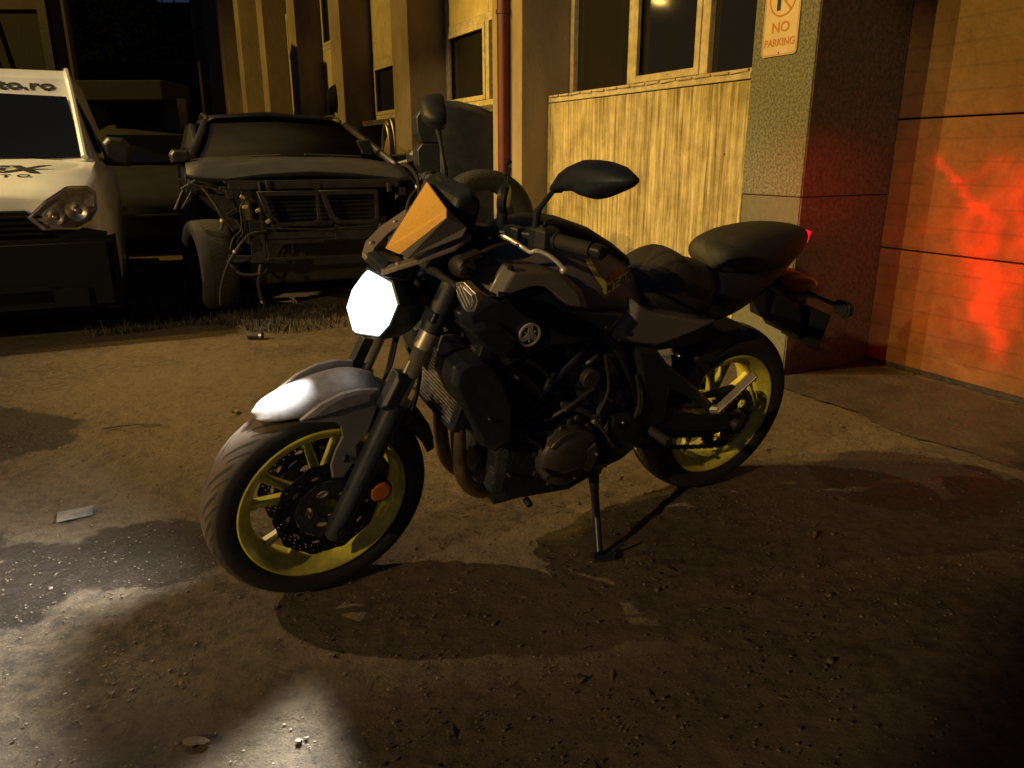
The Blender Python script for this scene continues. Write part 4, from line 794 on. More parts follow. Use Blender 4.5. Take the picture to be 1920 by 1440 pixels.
# thin layers for the shade on the corner pier side that faces the doorway
s=MB(); s.box((.342,-.006,(H+.955)/2),(.665,.006,H-.96)); s.build('pier_side_shade_layer','revealshade',bld)
s=MB(); s.box((.344,-.004,.475),(.662,.006,.945)); s.build('pier_side_shade_layer','revealshade',bld)
s=MB(); s.box((.345,-2.2,2.75+.9),(.69,4.4,1.8)); s.build('door_lintel','granite',bld)
fins=[2.57+2.4*k for k in range(9)]
for k,f in enumerate(fins):
    s=MB(); w_=.5 if k else .5; s.box((.0,f+w_/2,H/2),(.40+.06,w_,H)); o=s.build('pier','fin',bld,bevel=.008)
def window(s0,s1,z0,z1,x=.22,layout='',mull=.5,trans=None,boards=(),side_first=None):
    fr=MB(); t=.055
    fr.box((x,s0+t/2,(z0+z1)/2),(.07,t,z1-z0)); fr.box((x,s1-t/2,(z0+z1)/2),(.07,t,z1-z0)); fr.box((x+.001,(s0+s1)/2,z0+t/2),(.07,s1-s0-2*t,t)); fr.box((x+.001,(s0+s1)/2,z1-t/2),(.07,s1-s0-2*t,t))
    cuts=[s0+t]
    for m_ in mull: fr.box((x+.002,m_,(z0+z1)/2),(.072,.07,z1-z0-2*t)); cuts+= [m_-.035,m_+.035]
    cuts.append(s1-t); zc=[z0+t]
    for q in (trans or []): 
        for a in range(0,len(cuts),2): fr.box((x+.001,(cuts[a]+cuts[a+1])/2,q),(.074,cuts[a+1]-cuts[a],.07))
        zc+=[q-.035,q+.035]
    zc.append(z1-t)
    wf=fr.build('window',"frame",bld,bevel=.006)
    for i,a in enumerate(range(0,len(cuts),2)):
        for j,b_ in enumerate(range(0,len(zc),2)):
            g_=MB(); bd=(j in boards)
            c=(x+.012,(cuts[a]+cuts[a+1])/2,(zc[b_]+zc[b_+1])/2); d=(.02,cuts[a+1]-cuts[a],zc[b_+1]-zc[b_])
            if bd: g_.box((x-.02,c[1],c[2]),(.02,d[1]-.004,d[2]-.004)); g_.build('board','board',wf)
            else:
                g_.box(c,(.008,d[1],d[2])); g_.build('pane','glass',wf)
                if (i+j)%2==1 or len(mull)>1 and i==1:      # opening casement
                    cs=MB(); q=.045; cs.box((x-.028,c[1]-d[1]/2+q/2,c[2]),(.03,q,d[2])); cs.box((x-.028,c[1]+d[1]/2-q/2,c[2]),(.03,q,d[2])); cs.box((x-.027,c[1],c[2]-d[2]/2+q/2),(.03,d[1]-2*q,q)); cs.box((x-.027,c[1],c[2]+d[2]/2-q/2),(.03,d[1]-2*q,q)); cs.build('casement','frame',wf,bevel=.004)
    return wf
window(.43,2.565,1.585,3.3,.225,mull=[1.02,1.77],trans=[])
s=MB(); s.box((.12,1.49,1.575),(.236,2.14,.035)); 
for k in range(14): s.box((.0,.5+k*.152,1.60),(.02,.14,.014),(random.uniform(-.05,.05),0,random.uniform(-.06,.06)))
s.build('window_sill','frame',bld,bevel=.004)
for k in range(8):
    a=fins[k]+.505; b_=fins[k+1]-.005
    tr=[2.30] if k%2==0 else [2.2,2.9]
    bo=(1,) if k%2==0 else ((1,) if k>1 else (1,2))
    window(a+.02+(.0 if k else 0),b_-.02,1.62,3.6,.20,mull=[a+.62 if k else a+.9],trans=[2.38] if k==0 else ([2.30] if k==1 else [2.05,2.75]),boards=(1,) if k<2 else (1,))
    s=MB(); s.box((.11,(a+b_)/2,1.585),(.26,b_-a-.02,.03)); s.box((-.01,(a+b_)/2,1.565),(.012,b_-a-.03,.05)); s.build('window_sill','sillm',bld,bevel=.003)
s=MB(); s.tube([(-.27,2.79,.0),(-.27,2.79,H)],.05,20); 
for z in(.6,2.2,3.8): s.tube([(-.27,2.79,z),(-.27,2.79,z+.03)],.058,20)
s.build('drainpipe','pipe',bld,smooth=True)
s=MB(); s.box((.3,11.4,H+.1),(1.2,23.6,.2)); s.build('roof','sillm',bld)
# sectional garage door
def doormat():
    m=mat('embossed_door_panel',(.165,.082,.028),.6,0,.25,3); nt=m.node_tree; N=nt.nodes; L=nt.links; b=N['Principled BSDF']; tc=[n for n in N if n.type=='TEX_COORD'][0]
    sp=N.new('ShaderNodeSeparateXYZ'); L.new(tc.outputs['Object'],sp.inputs[0])
    def mt(op,a,c=None):
        n=N.new('ShaderNodeMath'); n.operation=op
        for i,q in enumerate((a,c)):
            if q is None: continue
            if isinstance(q,(int,float)): n.inputs[i].default_value=q
            else: L.new(q,n.inputs[i])
        return n.outputs[0]
    g=mt('LESS_THAN',mt('FRACT',mt('MULTIPLY',sp.outputs['Z'],8.9)),.09)
    n=N.new('ShaderNodeTexNoise'); n.inputs['Scale'].default_value=30; n.inputs['Detail'].default_value=6; L.new(tc.outputs['Object'],n.inputs['Vector'])
    n1=N.new('ShaderNodeTexNoise'); n1.inputs['Scale'].default_value=1.2; L.new(tc.outputs['Object'],n1.inputs['Vector']); gg=mt('MULTIPLY',g,mt('MULTIPLY',mt('GREATER_THAN',n1.outputs['Fac'],.3),1))
    h=mt('ADD',mt('MULTIPLY',gg,-1),mt('MULTIPLY',n.outputs['Fac'],.5)); bp=N.new('ShaderNodeBump'); bp.inputs['Strength'].default_value=.7; bp.inputs['Distance'].default_value=.006; L.new(h,bp.inputs['Height']); L.new(bp.outputs[0],b.inputs['Normal'])
    src_=b.inputs['Base Color'].links[0].from_socket; mx=N.new('ShaderNodeMix'); mx.data_type='RGBA'; mx.blend_type='MULTIPLY'; L.new(mt('MULTIPLY',gg,.2),mx.inputs[0]); L.new(src_,mx.inputs[6]); mx.inputs[7].default_value=(.2,.18,.15,1); n8=N.new('ShaderNodeTexNoise'); n8.inputs['Scale'].default_value=5; n8.inputs['Detail'].default_value=9; n8.inputs['Roughness'].default_value=.75; L.new(tc.outputs['Object'],n8.inputs['Vector']); r8=N.new('ShaderNodeValToRGB'); r8.color_ramp.elements[0].position=.35; r8.color_ramp.elements[0].color=(.6,.58,.55,1); r8.color_ramp.elements[1].position=.6; r8.color_ramp.elements[1].color=(1,1,1,1); L.new(n8.outputs['Fac'],r8.inputs[0]); m9=N.new('ShaderNodeMix'); m9.data_type='RGBA'; m9.blend_type='MULTIPLY'; m9.inputs[0].default_value=1; L.new(mx.outputs[2],m9.inputs[6]); L.new(r8.outputs[0],m9.inputs[7]); L.new(m9.outputs[2],b.inputs['Base Color']); return m
dm=doormat()
door=bpy.data.objects.new('garage_door',None); C.objects.link(door); door.parent=bld; door.matrix_basis=WX.inverted()@DX
for k,(z0,z1) in enumerate(((.03,.659),(.667,1.341),(1.349,2.02),(2.028,2.75))):
    s=MB(); s.box((.03,-2.06,(z0+z1)/2),(.06,4.06,z1-z0)); s.build('door_panel',dm,door,bevel=.004)
s=MB(); s.box((.075,-2.06,1.4)  ,(.02,4.06,2.7)); s.build('backing','bumperblack',door)
s=MB(); s.box((.03,-2.06,.0165),(.05,4.06,.027)); s.build('bottom_seal','rust',door)
s=MB(); s.box((.05,-.012,1.38),(.06,.03,2.74)); s.build('guide_rail','black',door)
s=MB(); s.box((.0,-.004,1.35),(.012,.012,2.7)); s.build('door_hinge_strip','darkmetal',door)
# parking sign
SX=WX@basis((-.006,.225,1.90),(0,-1,0),(0,0,1))
sign=empty('parking_sign','white no parking sign screwed to the speckled grey corner pier','sign',SX)
M['signface']=mat('enamelled_sign_face',(.62,.50,.33),.35,0,.15,8); M['signred']=mat('faded_red_print',(.42,.17,.03),.5)
def rrect(w_,h_,r,n=5):
    out=[]
    for cx,cy,a in((w_/2-r,h_/2-r,0),(-w_/2+r,h_/2-r,90),(-w_/2+r,-h_/2+r,180),(w_/2-r,-h_/2+r,270)): out+=arc(cx,cy,r,a,a+90,n)
    return out
link_mesh('sign_plate',curve_mesh([rrect(.232,.50,.02)],.004,.0005),'signface',sign,Matrix())
link_mesh('sign_border',curve_mesh([rrect(.224,.492,.018),rrect(.218,.486,.016)],.001),'signred',sign,Matrix.Translation((0,0,.003)))
text('sign_letter','P',.17,'black',sign,Matrix.Translation((.0,.018,.0034)),.0006,bold=.004)
link_mesh('prohibition_ring',curve_mesh([circ(0,0,.088,48),circ(0,0,.080,48)],.001),'signred',sign,Matrix.Translation((0,.02,.0034)))
s=MB(); s.X=Matrix.Translation((0,.02,.0048))@Matrix.Rotation(R(-45),4,'Z'); s.box((0,0,0),(.168,.010,.0008)); s.build('prohibition_bar','signred',sign)
text('sign_word','NO',.066,'signred',sign,Matrix.Translation((0,-.118,.0034)),.0006,sx=1.15,bold=.0012); text('sign_word','PARKING',.050,'signred',sign,Matrix.Translation((0,-.188,.0034)),.0006,sx=.98,bold=.0008)
s=MB(); s.tube([(0,-.236,-.002),(0,-.236,.003)],.005,10); s.build('screw','darkmetal',sign)
# hose coil and pale sack hung at the third pier
hc=MB()
for k,(rx,rz,dx) in enumerate(((.15,.33,0),(.17,.37,.03),(.13,.30,-.03))):
    hc.tube([(-.08+dx,6.18+rx*math.cos(a)-.02*k,1.22+rz*math.sin(a)) for a in [2*PI*i/40 for i in range(41)]],.016,8)
tag(hc.build('hose_coil','fork',None,smooth=True,X=WX),'pale garden hose coil hanging below the window sill behind the wrecked car','hose')
sk=MB(); sk.X=Matrix.Translation((-.06,6.16,1.16)); sk.ball((0,0,0),.13,16,12,(.5,1,1.9)); tag(sk.build('sack','fin',None,smooth=True,X=WX),'creased pale sack hanging inside the hose coil','sack')
# satellite-style bracket lamp on third bay
lb=MB(); lb.tube([(.2,7.62,1.95),(-.06,7.66,1.98),(-.18,7.66,1.92)],.018,8); lb.lathe([(0,.05),(.10,.06),(.18,.10),(.19,.105)],24,(-.18,7.62,1.9)); tag(lb.build('wall_dish','darkmetal',None,smooth=True,X=WX),'small dark dish on a bracket fixed to the wall between the windows','dish')

# ------------------------------------------------------------------ dark padded seat and tyres by the wall
PX=Matrix.Translation((-.42,6.75,0))@Matrix.Rotation(R(14),4,'Z')
sofa=empty('sofa','black padded sofa standing on its end beside the red brown drainpipe','sofa',PX)
s=MB(); rr=[]
for x,zt in((-.22,1.60),(-.05,1.60),(.12,1.565),(.28,1.50),(.42,1.42),(.5,1.36)): rr.append([(x,-.16,.04),(x,-.20,.6),(x,-.17,zt-.06),(x,-.10,zt),(x,.10,zt),(x,.18,zt-.06),(x,.18,.04)])
s.rings(rr); s.build('backrest','satin',sofa,smooth='all',bevel=.01)
for z,h_ in((1.40,.26),(1.15,.24),(.90,.26),(.6,.34),(.24,.38)):
    s=MB(); s.puffy([(-.36,z-h_/2),(-.40,z-h_/4),(-.405,z+h_/4),(-.36,z+h_/2-.005),(-.215,z+h_/2-.005),(-.215,z-h_/2)],-.16,.15,.17,.2); s.build('cushion','satin',sofa,bevel=.03,seg=4,smooth=True)
tm=mat('old_tyre_rubber',(.012,.011,.012),.8,0,.4,12,.5,60)
def tyre(X,Ro,wd,label,name='tyre'):
    s=MB(); h=wd/2; ri=Ro*.60
    s.lathe([(ri,-h*.75),(ri+.03,-h*.95),(Ro*.86,-h),(Ro*.95,-h*.9),(Ro,-h*.7),(Ro,-.008),(Ro-.008,-.006),(Ro-.008,.006),(Ro,.008),(Ro,h*.7),(Ro*.95,h*.9),(Ro*.86,h),(ri+.03,h*.95),(ri,h*.75),(ri+.02,h*.7),(Ro*.9,h*.6),(Ro*.9,-h*.6),(ri+.02,-h*.7)],72,loop=True)
    return tag(s.build(name,tm,None,smooth=True,X=X),label,'tyre')
tx0,ty0=(-.17,5.0)
tyre(Matrix.Translation((tx0,ty0,.115))@Matrix.Rotation(PI/2,4,'X'),.33,.23,'lowest worn tyre of the pile behind the motorcycle','tyre')
tyre(Matrix.Translation((tx0+.02,ty0-.01,.345))@Matrix.Rotation(PI/2,4,'X'),.33,.22,'second worn tyre from the ground in the pile behind the handlebars','tyre')
tyre(Matrix.Translation((tx0-.01,ty0,.765))@Matrix.Rotation(R(15),4,'Z'),.315,.24,'worn brown tyre standing upright on top of the pile behind the handlebars','tyre')

# ------------------------------------------------------------------ wrecked dark car
CX=frameX(24,(-2.26,5.43))
car=empty('wrecked_car','dark crashed car with its front bumper and lamps torn away, beside the white van','car',CX)
def cpart(mb,name,m,parent=None,**k): return mb.build(name,m,parent or car,**k)
s=MB(); P=[(0.013,1.058),(0.11,1.017),(0.28,1.009),(0.541,1.04),(0.884,1.054),(1.204,1.036),(1.539,0.998),(1.678,1.017)]
Q=[(.03,1.12),(.22,1.15),(.40,1.145),(.62,1.15),(.90,1.155),(1.20,1.15),(1.52,1.13),(1.72,1.10)]
mid=[(p[0]*.5+q[0]*.5,.5,p[1]*.5+q[1]*.5+.012+(.012 if i%2 else -.006)) for i,(p,q) in enumerate(zip(P,Q))]
rws=[[(p[0],.10,p[1]-.028) for p in P],[(p[0],.10,p[1]) for p in P],mid,[(q[0]+.02,1.18,q[1]+.012) for q in Q]]
s.rings(rws,close=False,caps=False); cpart(s,'bonnet','cardust',solid=.006,smooth=True,auto=14)
s=MB(); A_=[(.126,1.16,1.13),(.9,1.05,1.16),(1.70,1.16,1.13),(1.54,1.98,1.445),(.9,1.9,1.475),(.29,1.98,1.455)]
s.add(A_,[(0,1,4,5),(1,2,3,4)]); cpart(s,'windscreen','dustglass',solid=.006,smooth='all')
s=MB(); s.rings([[(x,b,z) for x,z in ((.27,1.46),(.36,1.50),(.84,1.53),(1.40,1.51),(1.55,1.45))] if b<2.1 else [(x,b,z+dz) for x,z in ((.24,1.46),(.34,1.53),(.84,1.57),(1.42,1.53),(1.58,1.45))] for b,dz in((1.97,0),(2.2,0),(2.9,.03),(3.8,-.06),(4.3,-.3))],close=False,caps=False); cpart(s,'roof','cardust',solid=.02,smooth='all')
for sgn,P in((0,[(.02,1.05,1.10),(.06,1.12,1.13),(.17,1.5,1.29),(.27,1.98,1.465)]),(1,[(1.80,1.05,1.08),(1.77,1.12,1.12),(1.665,1.5,1.28),(1.56,1.98,1.455)])):
    s=MB(); s.tube(bez(P,5),.032,10); cpart(s,'windscreen_pillar','carblack',smooth=True)
    s=MB(); x=.29 if not sgn else 1.52; s.tube(bez([(x,2.0,1.49),(x-.01,2.15,1.53),(x-.01,2.6,1.56),(x,3.6,1.52)],5),.014,8); cpart(s,'roof_rail','alu',smooth=True)
s=MB(); 
for sx,k in((0,1),(1.82,-1)):
    s.rings([[(sx+.00*k,b,z0),(sx+.02*k,b,zb),(sx+.14*k,b,zt),(sx+.18*k,b,zt),(sx+.08*k,b,zb),(sx+.08*k,b,z0)] for b,z0,zb,zt in((1.15,.25,1.02,1.10),(1.6,.22,1.02,1.30),(2.1,.22,1.03,1.46),(3.2,.22,1.05,1.48),(4.1,.3,1.05,1.35),(4.6,.35,1.0,1.1))])
cpart(s,'body_side','carblack',bevel=.01)
s=MB(); s.box((.91,4.6,.65),(1.66,.12,.8)); s.box((.91,1.3,.6),(1.6,.1,.9)); s.box((.91,2.9,.28),(1.6,3.3,.08)); cpart(s,'body_floor','darkmetal')
# front structure: upper crossmember, radiator shutters, beam
s=MB()
def rr2(P,b0,b1):
    s.prism(P,b0,b1)
def hollow(outer,inner,b,t,name,m,parent=None):
    me=curve_mesh([outer,inner],t,.004); return link_mesh(name,me,m,parent or car,Matrix.Translation((0,b,0))@Matrix.Rotation(PI/2,4,'X'))
for off,nm in((0,0),(.445,1)):
    o_=[(.47+off,.915),(.90+off,.915),(.905+off,.70),(.86+off,.665),(.58+off,.675),(.53+off,.72)]
    i_=[(.51+off,.89),(.88+off,.89),(.885+off,.71),(.85+off,.688),(.60+off,.695),(.56+off,.74)]
    hollow(o_,i_,.02,.03,'grille_surround','darkmetal')
s=MB()
for k in range(6): s.box((.93,.12,.715+k*.031),(.86,.02,.012),(.4,0,0))
s.box((.93,.16,.78),(.9,.02,.26)); cpart(s,'air_shutter','darkmetal')
s=MB(); s.box((.90,.10,.955),(1.25,.09,.045)); s.box((.90,.07,.985),(1.3,.02,.02)); s.box((.28,.2,.90),(.05,.3,.06)); s.box((1.56,.2,.90),(.05,.3,.06)); s.box((.55,.05,.95),(.03,.05,.09)); s.box((.49,.05,.95),(.015,.05,.07)); s.box((1.45,.05,.93),(.03,.05,.07)); s.lathe([(0,0),(.03,0)],12,(.9,.04,.945)); cpart(s,'upper_crossmember','darkmetal',bevel=.004)
s=MB(); s.box((.93,.02,.60),(.93,.05,.05)); s.box((.93,.015,.565),(.93,.04,.012)); s.box((.72,-.01,.555),(.40,.02,.03)); s.box((1.2,-.005,.59),(.4,.02,.07)); s.tube([(.5,-.02,.66),(.9,-.03,.635),(1.4,-.02,.655)],.008,8); cpart(s,'bumper_beam','rust',bevel=.003)
s=MB(); s.box((.93,.04,.425),(1.44,.05,.018)); s.box((.35,.06,.44),(.25,.04,.04),(0,.1,0)); cpart(s,'lower_crossmember','rust',bevel=.003)
s=MB(); s.box((.93,.30,.45),(1.1,.05,.5)); s.box((.93,.6,.6),(1.0,.5,.45)); s.box((.93,.5,.86),(.9,.5,.12)); cpart(s,'engine_bay','carblack',bevel=.02)
s=MB()   # ladder bracket of pale metal
s.box((.392,-.02,.60),(.014,.02,.22)); s.box((.475,-.02,.60),(.014,.02,.22))
for z in(.705,.66,.625,.60,.52): s.box((.433,-.02,z),(.10,.022,.012))
s.box((.433,-.015,.455),(.10,.012,.085)); s.tube([(.495,-.02,.56),(.505,-.02,.46),(.495,-.02,.425)],.009,8); s.box((.36,.0,.74),(.012,.02,.36)); cpart(s,'lamp_bracket','rust',bevel=.002)
for i,(a_,z,c_) in enumerate(((.36,.885,0),(.372,.815,.02),(.455,.79,0),(.52,.71,.02))):
    s=MB(); s.box((a_,-.03,z),(.035,.02,.022),(0,.5-i*.4,0)); cpart(s,'cable_clip','boneplastic',bevel=.003)
s=MB(); s.puffy([(.02,1.0),(.30,.98),(.34,.80),(.36,.62),(.30,.60),(.20,.76),(.10,.86)],.28,.24,.20,.15); s.puffy([(-.05,1.02),(.04,.99),(.10,.93),(-.02,.82),(-.05,.80),(.03,.92)],.20,.22,.24,.1)
s.box((.12,.12,.955),(.22,.12,.03),(.2,.25,0)); s.box((.02,.10,.97),(.12,.05,.02),(0,-.5,.2)); s.box((.24,.1,.93),(.05,.08,.05)); s.tube([(-.02,.15,.93),(-.06,.1,.86),(-.09,.1,.80)],.012,8); s.box((.30,.16,.77),(.10,.03,.03),(0,-.5,0)); cpart(s,'inner_wing','rust',bevel=.003)
for P,r_ in (([(.10,.02,.96),(.15,.0,.88),(.19,-.02,.80),(.21,-.02,.74),(.20,-.02,.68),(.19,-.02,.66)],.011),([(.50,-.03,.64),(.38,-.05,.62),(.28,-.07,.52),(.20,-.08,.40),(.145,-.08,.25),(.13,-.08,.13)],.010),([(.22,.0,.43),(.28,-.04,.35),(.36,-.05,.33),(.46,-.04,.34),(.48,-.02,.36)],.012),([(.44,-.03,.40),(.42,-.05,.33),(.405,-.06,.25),(.42,-.06,.14)],.013),([(.34,-.01,.78),(.33,-.02,.66),(.27,-.03,.60),(.24,-.02,.52)],.006),([(.37,.0,.86),(.335,-.02,.80),(.35,-.01,.70)],.006),([(.30,.0,.72),(.34,-.03,.64),(.29,-.03,.57),(.33,-.02,.5)],.005),([(1.4,.0,.65),(1.2,-.03,.63),(1.0,-.02,.66)],.006)):
    s=MB(); s.tube(bez(P,6),r_,8); cpart(s,'loose_hose','rubber',smooth=True)
for P,r_ in (([(.203,-.02,.715),(.208,-.02,.735)],.013),([(.262,-.072,.50),(.268,-.072,.515)],.013),([(.418,-.062,.165),(.42,-.06,.12)],.009)):
    s=MB(); s.tube(P,r_,8); cpart(s,'hose_collar','boneplastic')
# road wheel
def cartyre_mat():
    m=tm.copy(); nt=m.node_tree; N=nt.nodes; L=nt.links; tc=[n for n in N if n.type=='TEX_COORD'][0]; sp=N.new('ShaderNodeSeparateXYZ'); L.new(tc.outputs['Object'],sp.inputs[0]); b=N['Principled BSDF']
    def mt(op,a,c=None):
        n=N.new('ShaderNodeMath'); n.operation=op
        for i,q in enumerate((a,c)):
            if q is None: continue
            if isinstance(q,(int,float)): n.inputs[i].default_value=q
            else: L.new(q,n.inputs[i])
        return n.outputs[0]
    at=mt('ARCTAN2',sp.outputs['Z'],sp.outputs['X']); ay=mt('ABSOLUTE',sp.outputs['Y'])
    u=mt('FRACT',mt('ADD',mt('MULTIPLY',at,9.5),mt('MULTIPLY',ay,-14))); g=mt('MULTIPLY',mt('LESS_THAN',u,.3),mt('LESS_THAN',ay,.055))
    g2=mt('LESS_THAN',mt('ABSOLUTE',mt('SUBTRACT',ay,.055)),.005); g3=mt('MAXIMUM',g,g2)
    bp=N.new('ShaderNodeBump'); bp.inputs['Distance'].default_value=-.012; bp.inputs['Strength'].default_value=1; L.new(g3,bp.inputs['Height']); L.new(bp.outputs[0],b.inputs['Normal'])
    mx=N.new('ShaderNodeMix'); mx.data_type='RGBA'; L.new(g3,mx.inputs[0]); mx.inputs[6].default_value=(.022,.020,.020,1); mx.inputs[7].default_value=(.012,.011,.01,1); L.new(mx.outputs[2],b.inputs['Base Color']); return m
ctm=cartyre_mat()
def carwheel(x,b,rot=0,Ro=.355):
    X=Matrix.Translation((x,b,Ro-.004))@Matrix.Rotation(PI/2+rot,4,'Z'); e=bpy.data.objects.new('wheel',None); C.objects.link(e); e.parent=car; e.matrix_basis=X
    s=MB(); h=.135; s.lathe([(.24,-h*.8),(.27,-h*.95),(.31,-h),(.335,-h*.93),(.35,-h*.75),(Ro,-.04),(Ro,.04),(.35,h*.75),(.335,h*.93),(.31,h),(.27,h*.95),(.24,h*.8)],72); s.build('tyre',ctm,e,smooth=True)
    s=MB(); s.lathe([(.24,-h*.8),(.22,-.06),(.21,.06),(.24,h*.8)],40); s.lathe([(0,.05),(.06,.06),(.2,.03),(.24,.08)],40); s.build('rim','rust',e,smooth=True)
carwheel(.11,.40,R(10)); carwheel(1.72,.42,R(10)); carwheel(.12,3.5); carwheel(1.72,3.5)
for sx,mc in((-.13,(-.0,.9,1.16)),(1.95,(1.96,.9,1.16))):
    s=MB(); k=1 if sx<0 else -1; s.puffy([(mc[0]-.07,mc[2]-.05),(mc[0]-.08,mc[2]+.02),(mc[0]-.05,mc[2]+.06),(mc[0]+.07,mc[2]+.05),(mc[0]+.08,mc[2]-.02),(mc[0]+.04,mc[2]-.05)],mc[1]+.12,mc[1]+.0,mc[1]-.04,.25); s.tube([(mc[0],mc[1]+.08,mc[2]-.03),(mc[0]+.16*k,mc[1]+.22,mc[2]-.08)],.03,8); cpart(s,'door_mirror','carblack',bevel=.01)
s=MB(); s.puffy([(1.55,1.14),(1.62,1.13),(1.66,1.21),(1.62,1.32),(1.50,1.30),(1.54,1.21)],1.3,1.28,1.26,.1); s.puffy([(1.60,1.10),(1.75,1.17),(2.0,1.19),(2.2,1.17),(2.22,1.05),(1.9,1.02)],1.4,1.3,1.25,.15); cpart(s,'torn_wing_panel','carblack',bevel=.006)
s=MB(); s.tube([(.3,1.17,1.15),(.8,1.12,1.175)],.008,6); s.tube([(1.0,1.1,1.18),(1.5,1.13,1.16)],.008,6); cpart(s,'wiper','rubber')

M['lampgrey']=mat('clear_lamp_grey',(.36,.34,.30),.22,.3,.5,22)
# ------------------------------------------------------------------ white van
VX=frameX(26,(-2.52,4.95))
van=empty('delivery_van','white van with black bumper and dark lettering on its bonnet, cut by the left edge','van',VX)
def vp(mb,name,m,**k): return mb.build(name,m,van,**k)
cxm=-.88
def vsec(b,zl,zt,hb,ht,r=.1):
    L_=[(hb*.96,zl),(hb,zl+.1),(hb,zt-(zt-zl)*.35),(ht+(hb-ht)*.45,zt-r*.7),(ht,zt-r*.15),(ht*.5,zt+.015)]
    return [(cxm+a_,b,z) for a_,z in L_]+[(cxm-a_,b,z) for a_,z in L_[::-1]]
s=MB(); s.rings([vsec(.16,.66,.90,.62,.50,.05),vsec(.18,.45,.925,.74,.60,.06),vsec(.30,.3,1.0,.82,.70,.08),vsec(.60,.25,1.075,.855,.74,.10),vsec(.98,.25,1.135,.865,.76,.10),vsec(1.3,.25,1.16,.868,.80,.04),vsec(4.1,.25,1.16,.868,.83,.03),vsec(4.35,.3,1.1,.80,.78,.03)]); vp(s,'body','vanwhite',smooth=True,auto=40)
s=MB(); s.rings([[(cxm+a_*k,b,z) for k,a_,z in P] for b,P in ((.99,[(1,.72,1.10),(1,.70,1.14),(-1,.70,1.14),(-1,.72,1.10)]),(1.05,[(1,.80,1.10),(1,.74,1.16),(-1,.74,1.16),(-1,.80,1.10)]),(1.66,[(1,.845,1.10),(1,.655,1.63),(-1,.655,1.63),(-1,.845,1.10)]),(1.78,[(1,.845,1.10),(1,.64,1.76),(-1,.64,1.76),(-1,.845,1.10)]),(1.98,[(1,.845,1.10),(1,.63,1.83),(-1,.63,1.83),(-1,.845,1.10)]),(3.6,[(1,.845,1.10),(1,.65,1.84),(-1,.65,1.84),(-1,.845,1.10)]),(4.25,[(1,.82,1.10),(1,.66,1.78),(-1,.66,1.78),(-1,.82,1.10)]))]); vp(s,'cabin','vanwhite',bevel=.03,smooth=True,seg=3)
s=MB(); s.puffy([(cxm-.78,.63),(cxm+.78,.63),(cxm+.80,.69),(cxm+.66,.72),(cxm+.45,.72),(cxm+.36,.84),(cxm-.36,.84),(cxm-.45,.72),(cxm-.66,.72),(cxm-.80,.69)],.20,.13,.12,.05)
s.rings([[(cxm+.82*k*w1,b,z) for k,w1,z in((-1,1,.2),(-1,1,.66),(1,1,.66),(1,1,.2))] for b in(.05,)]+[[(cxm+.84*k,.4,z) for k,z in((-1,.2),(-1,.66),(1,.66),(1,.2))]])
s.box((cxm,.05,.44),(1.58,.10,.40)); s.box((cxm,.0,.30),(1.3,.06,.12)); vp(s,'front_bumper','bumperblack',bevel=.03,smooth=True,seg=3)
s=MB()
for k in range(4): s.box((cxm,.075,.70+k*.034),(.9,.02,.014))
s.box((cxm,-.02,.33),(.9,.02,.10)); vp(s,'grille','bumperblack')
s=MB(); s.puffy([(-1.445,1.165),(-.315,1.165),(-.335,1.25),(-.345,1.60),(-.36,1.612),(-1.40,1.612),(-1.415,1.60)],0,0,0)
ws=MB(); W4=[(cxm+k*a_,b-.012,z) for k,a_,b,z in((-1,.70,1.055,1.165),(-.35,.70,.99,1.158),(.35,.70,.99,1.158),(1,.70,1.055,1.165),(1,.615,1.63,1.61),(0,.6,1.60,1.625),(-1,.615,1.63,1.61))]
ws.add([(x,b-.012,z) for x,b,z in W4],[(0,1,2,3,4,5,6)]); vp(ws,'windscreen','glassdark',solid=.004)
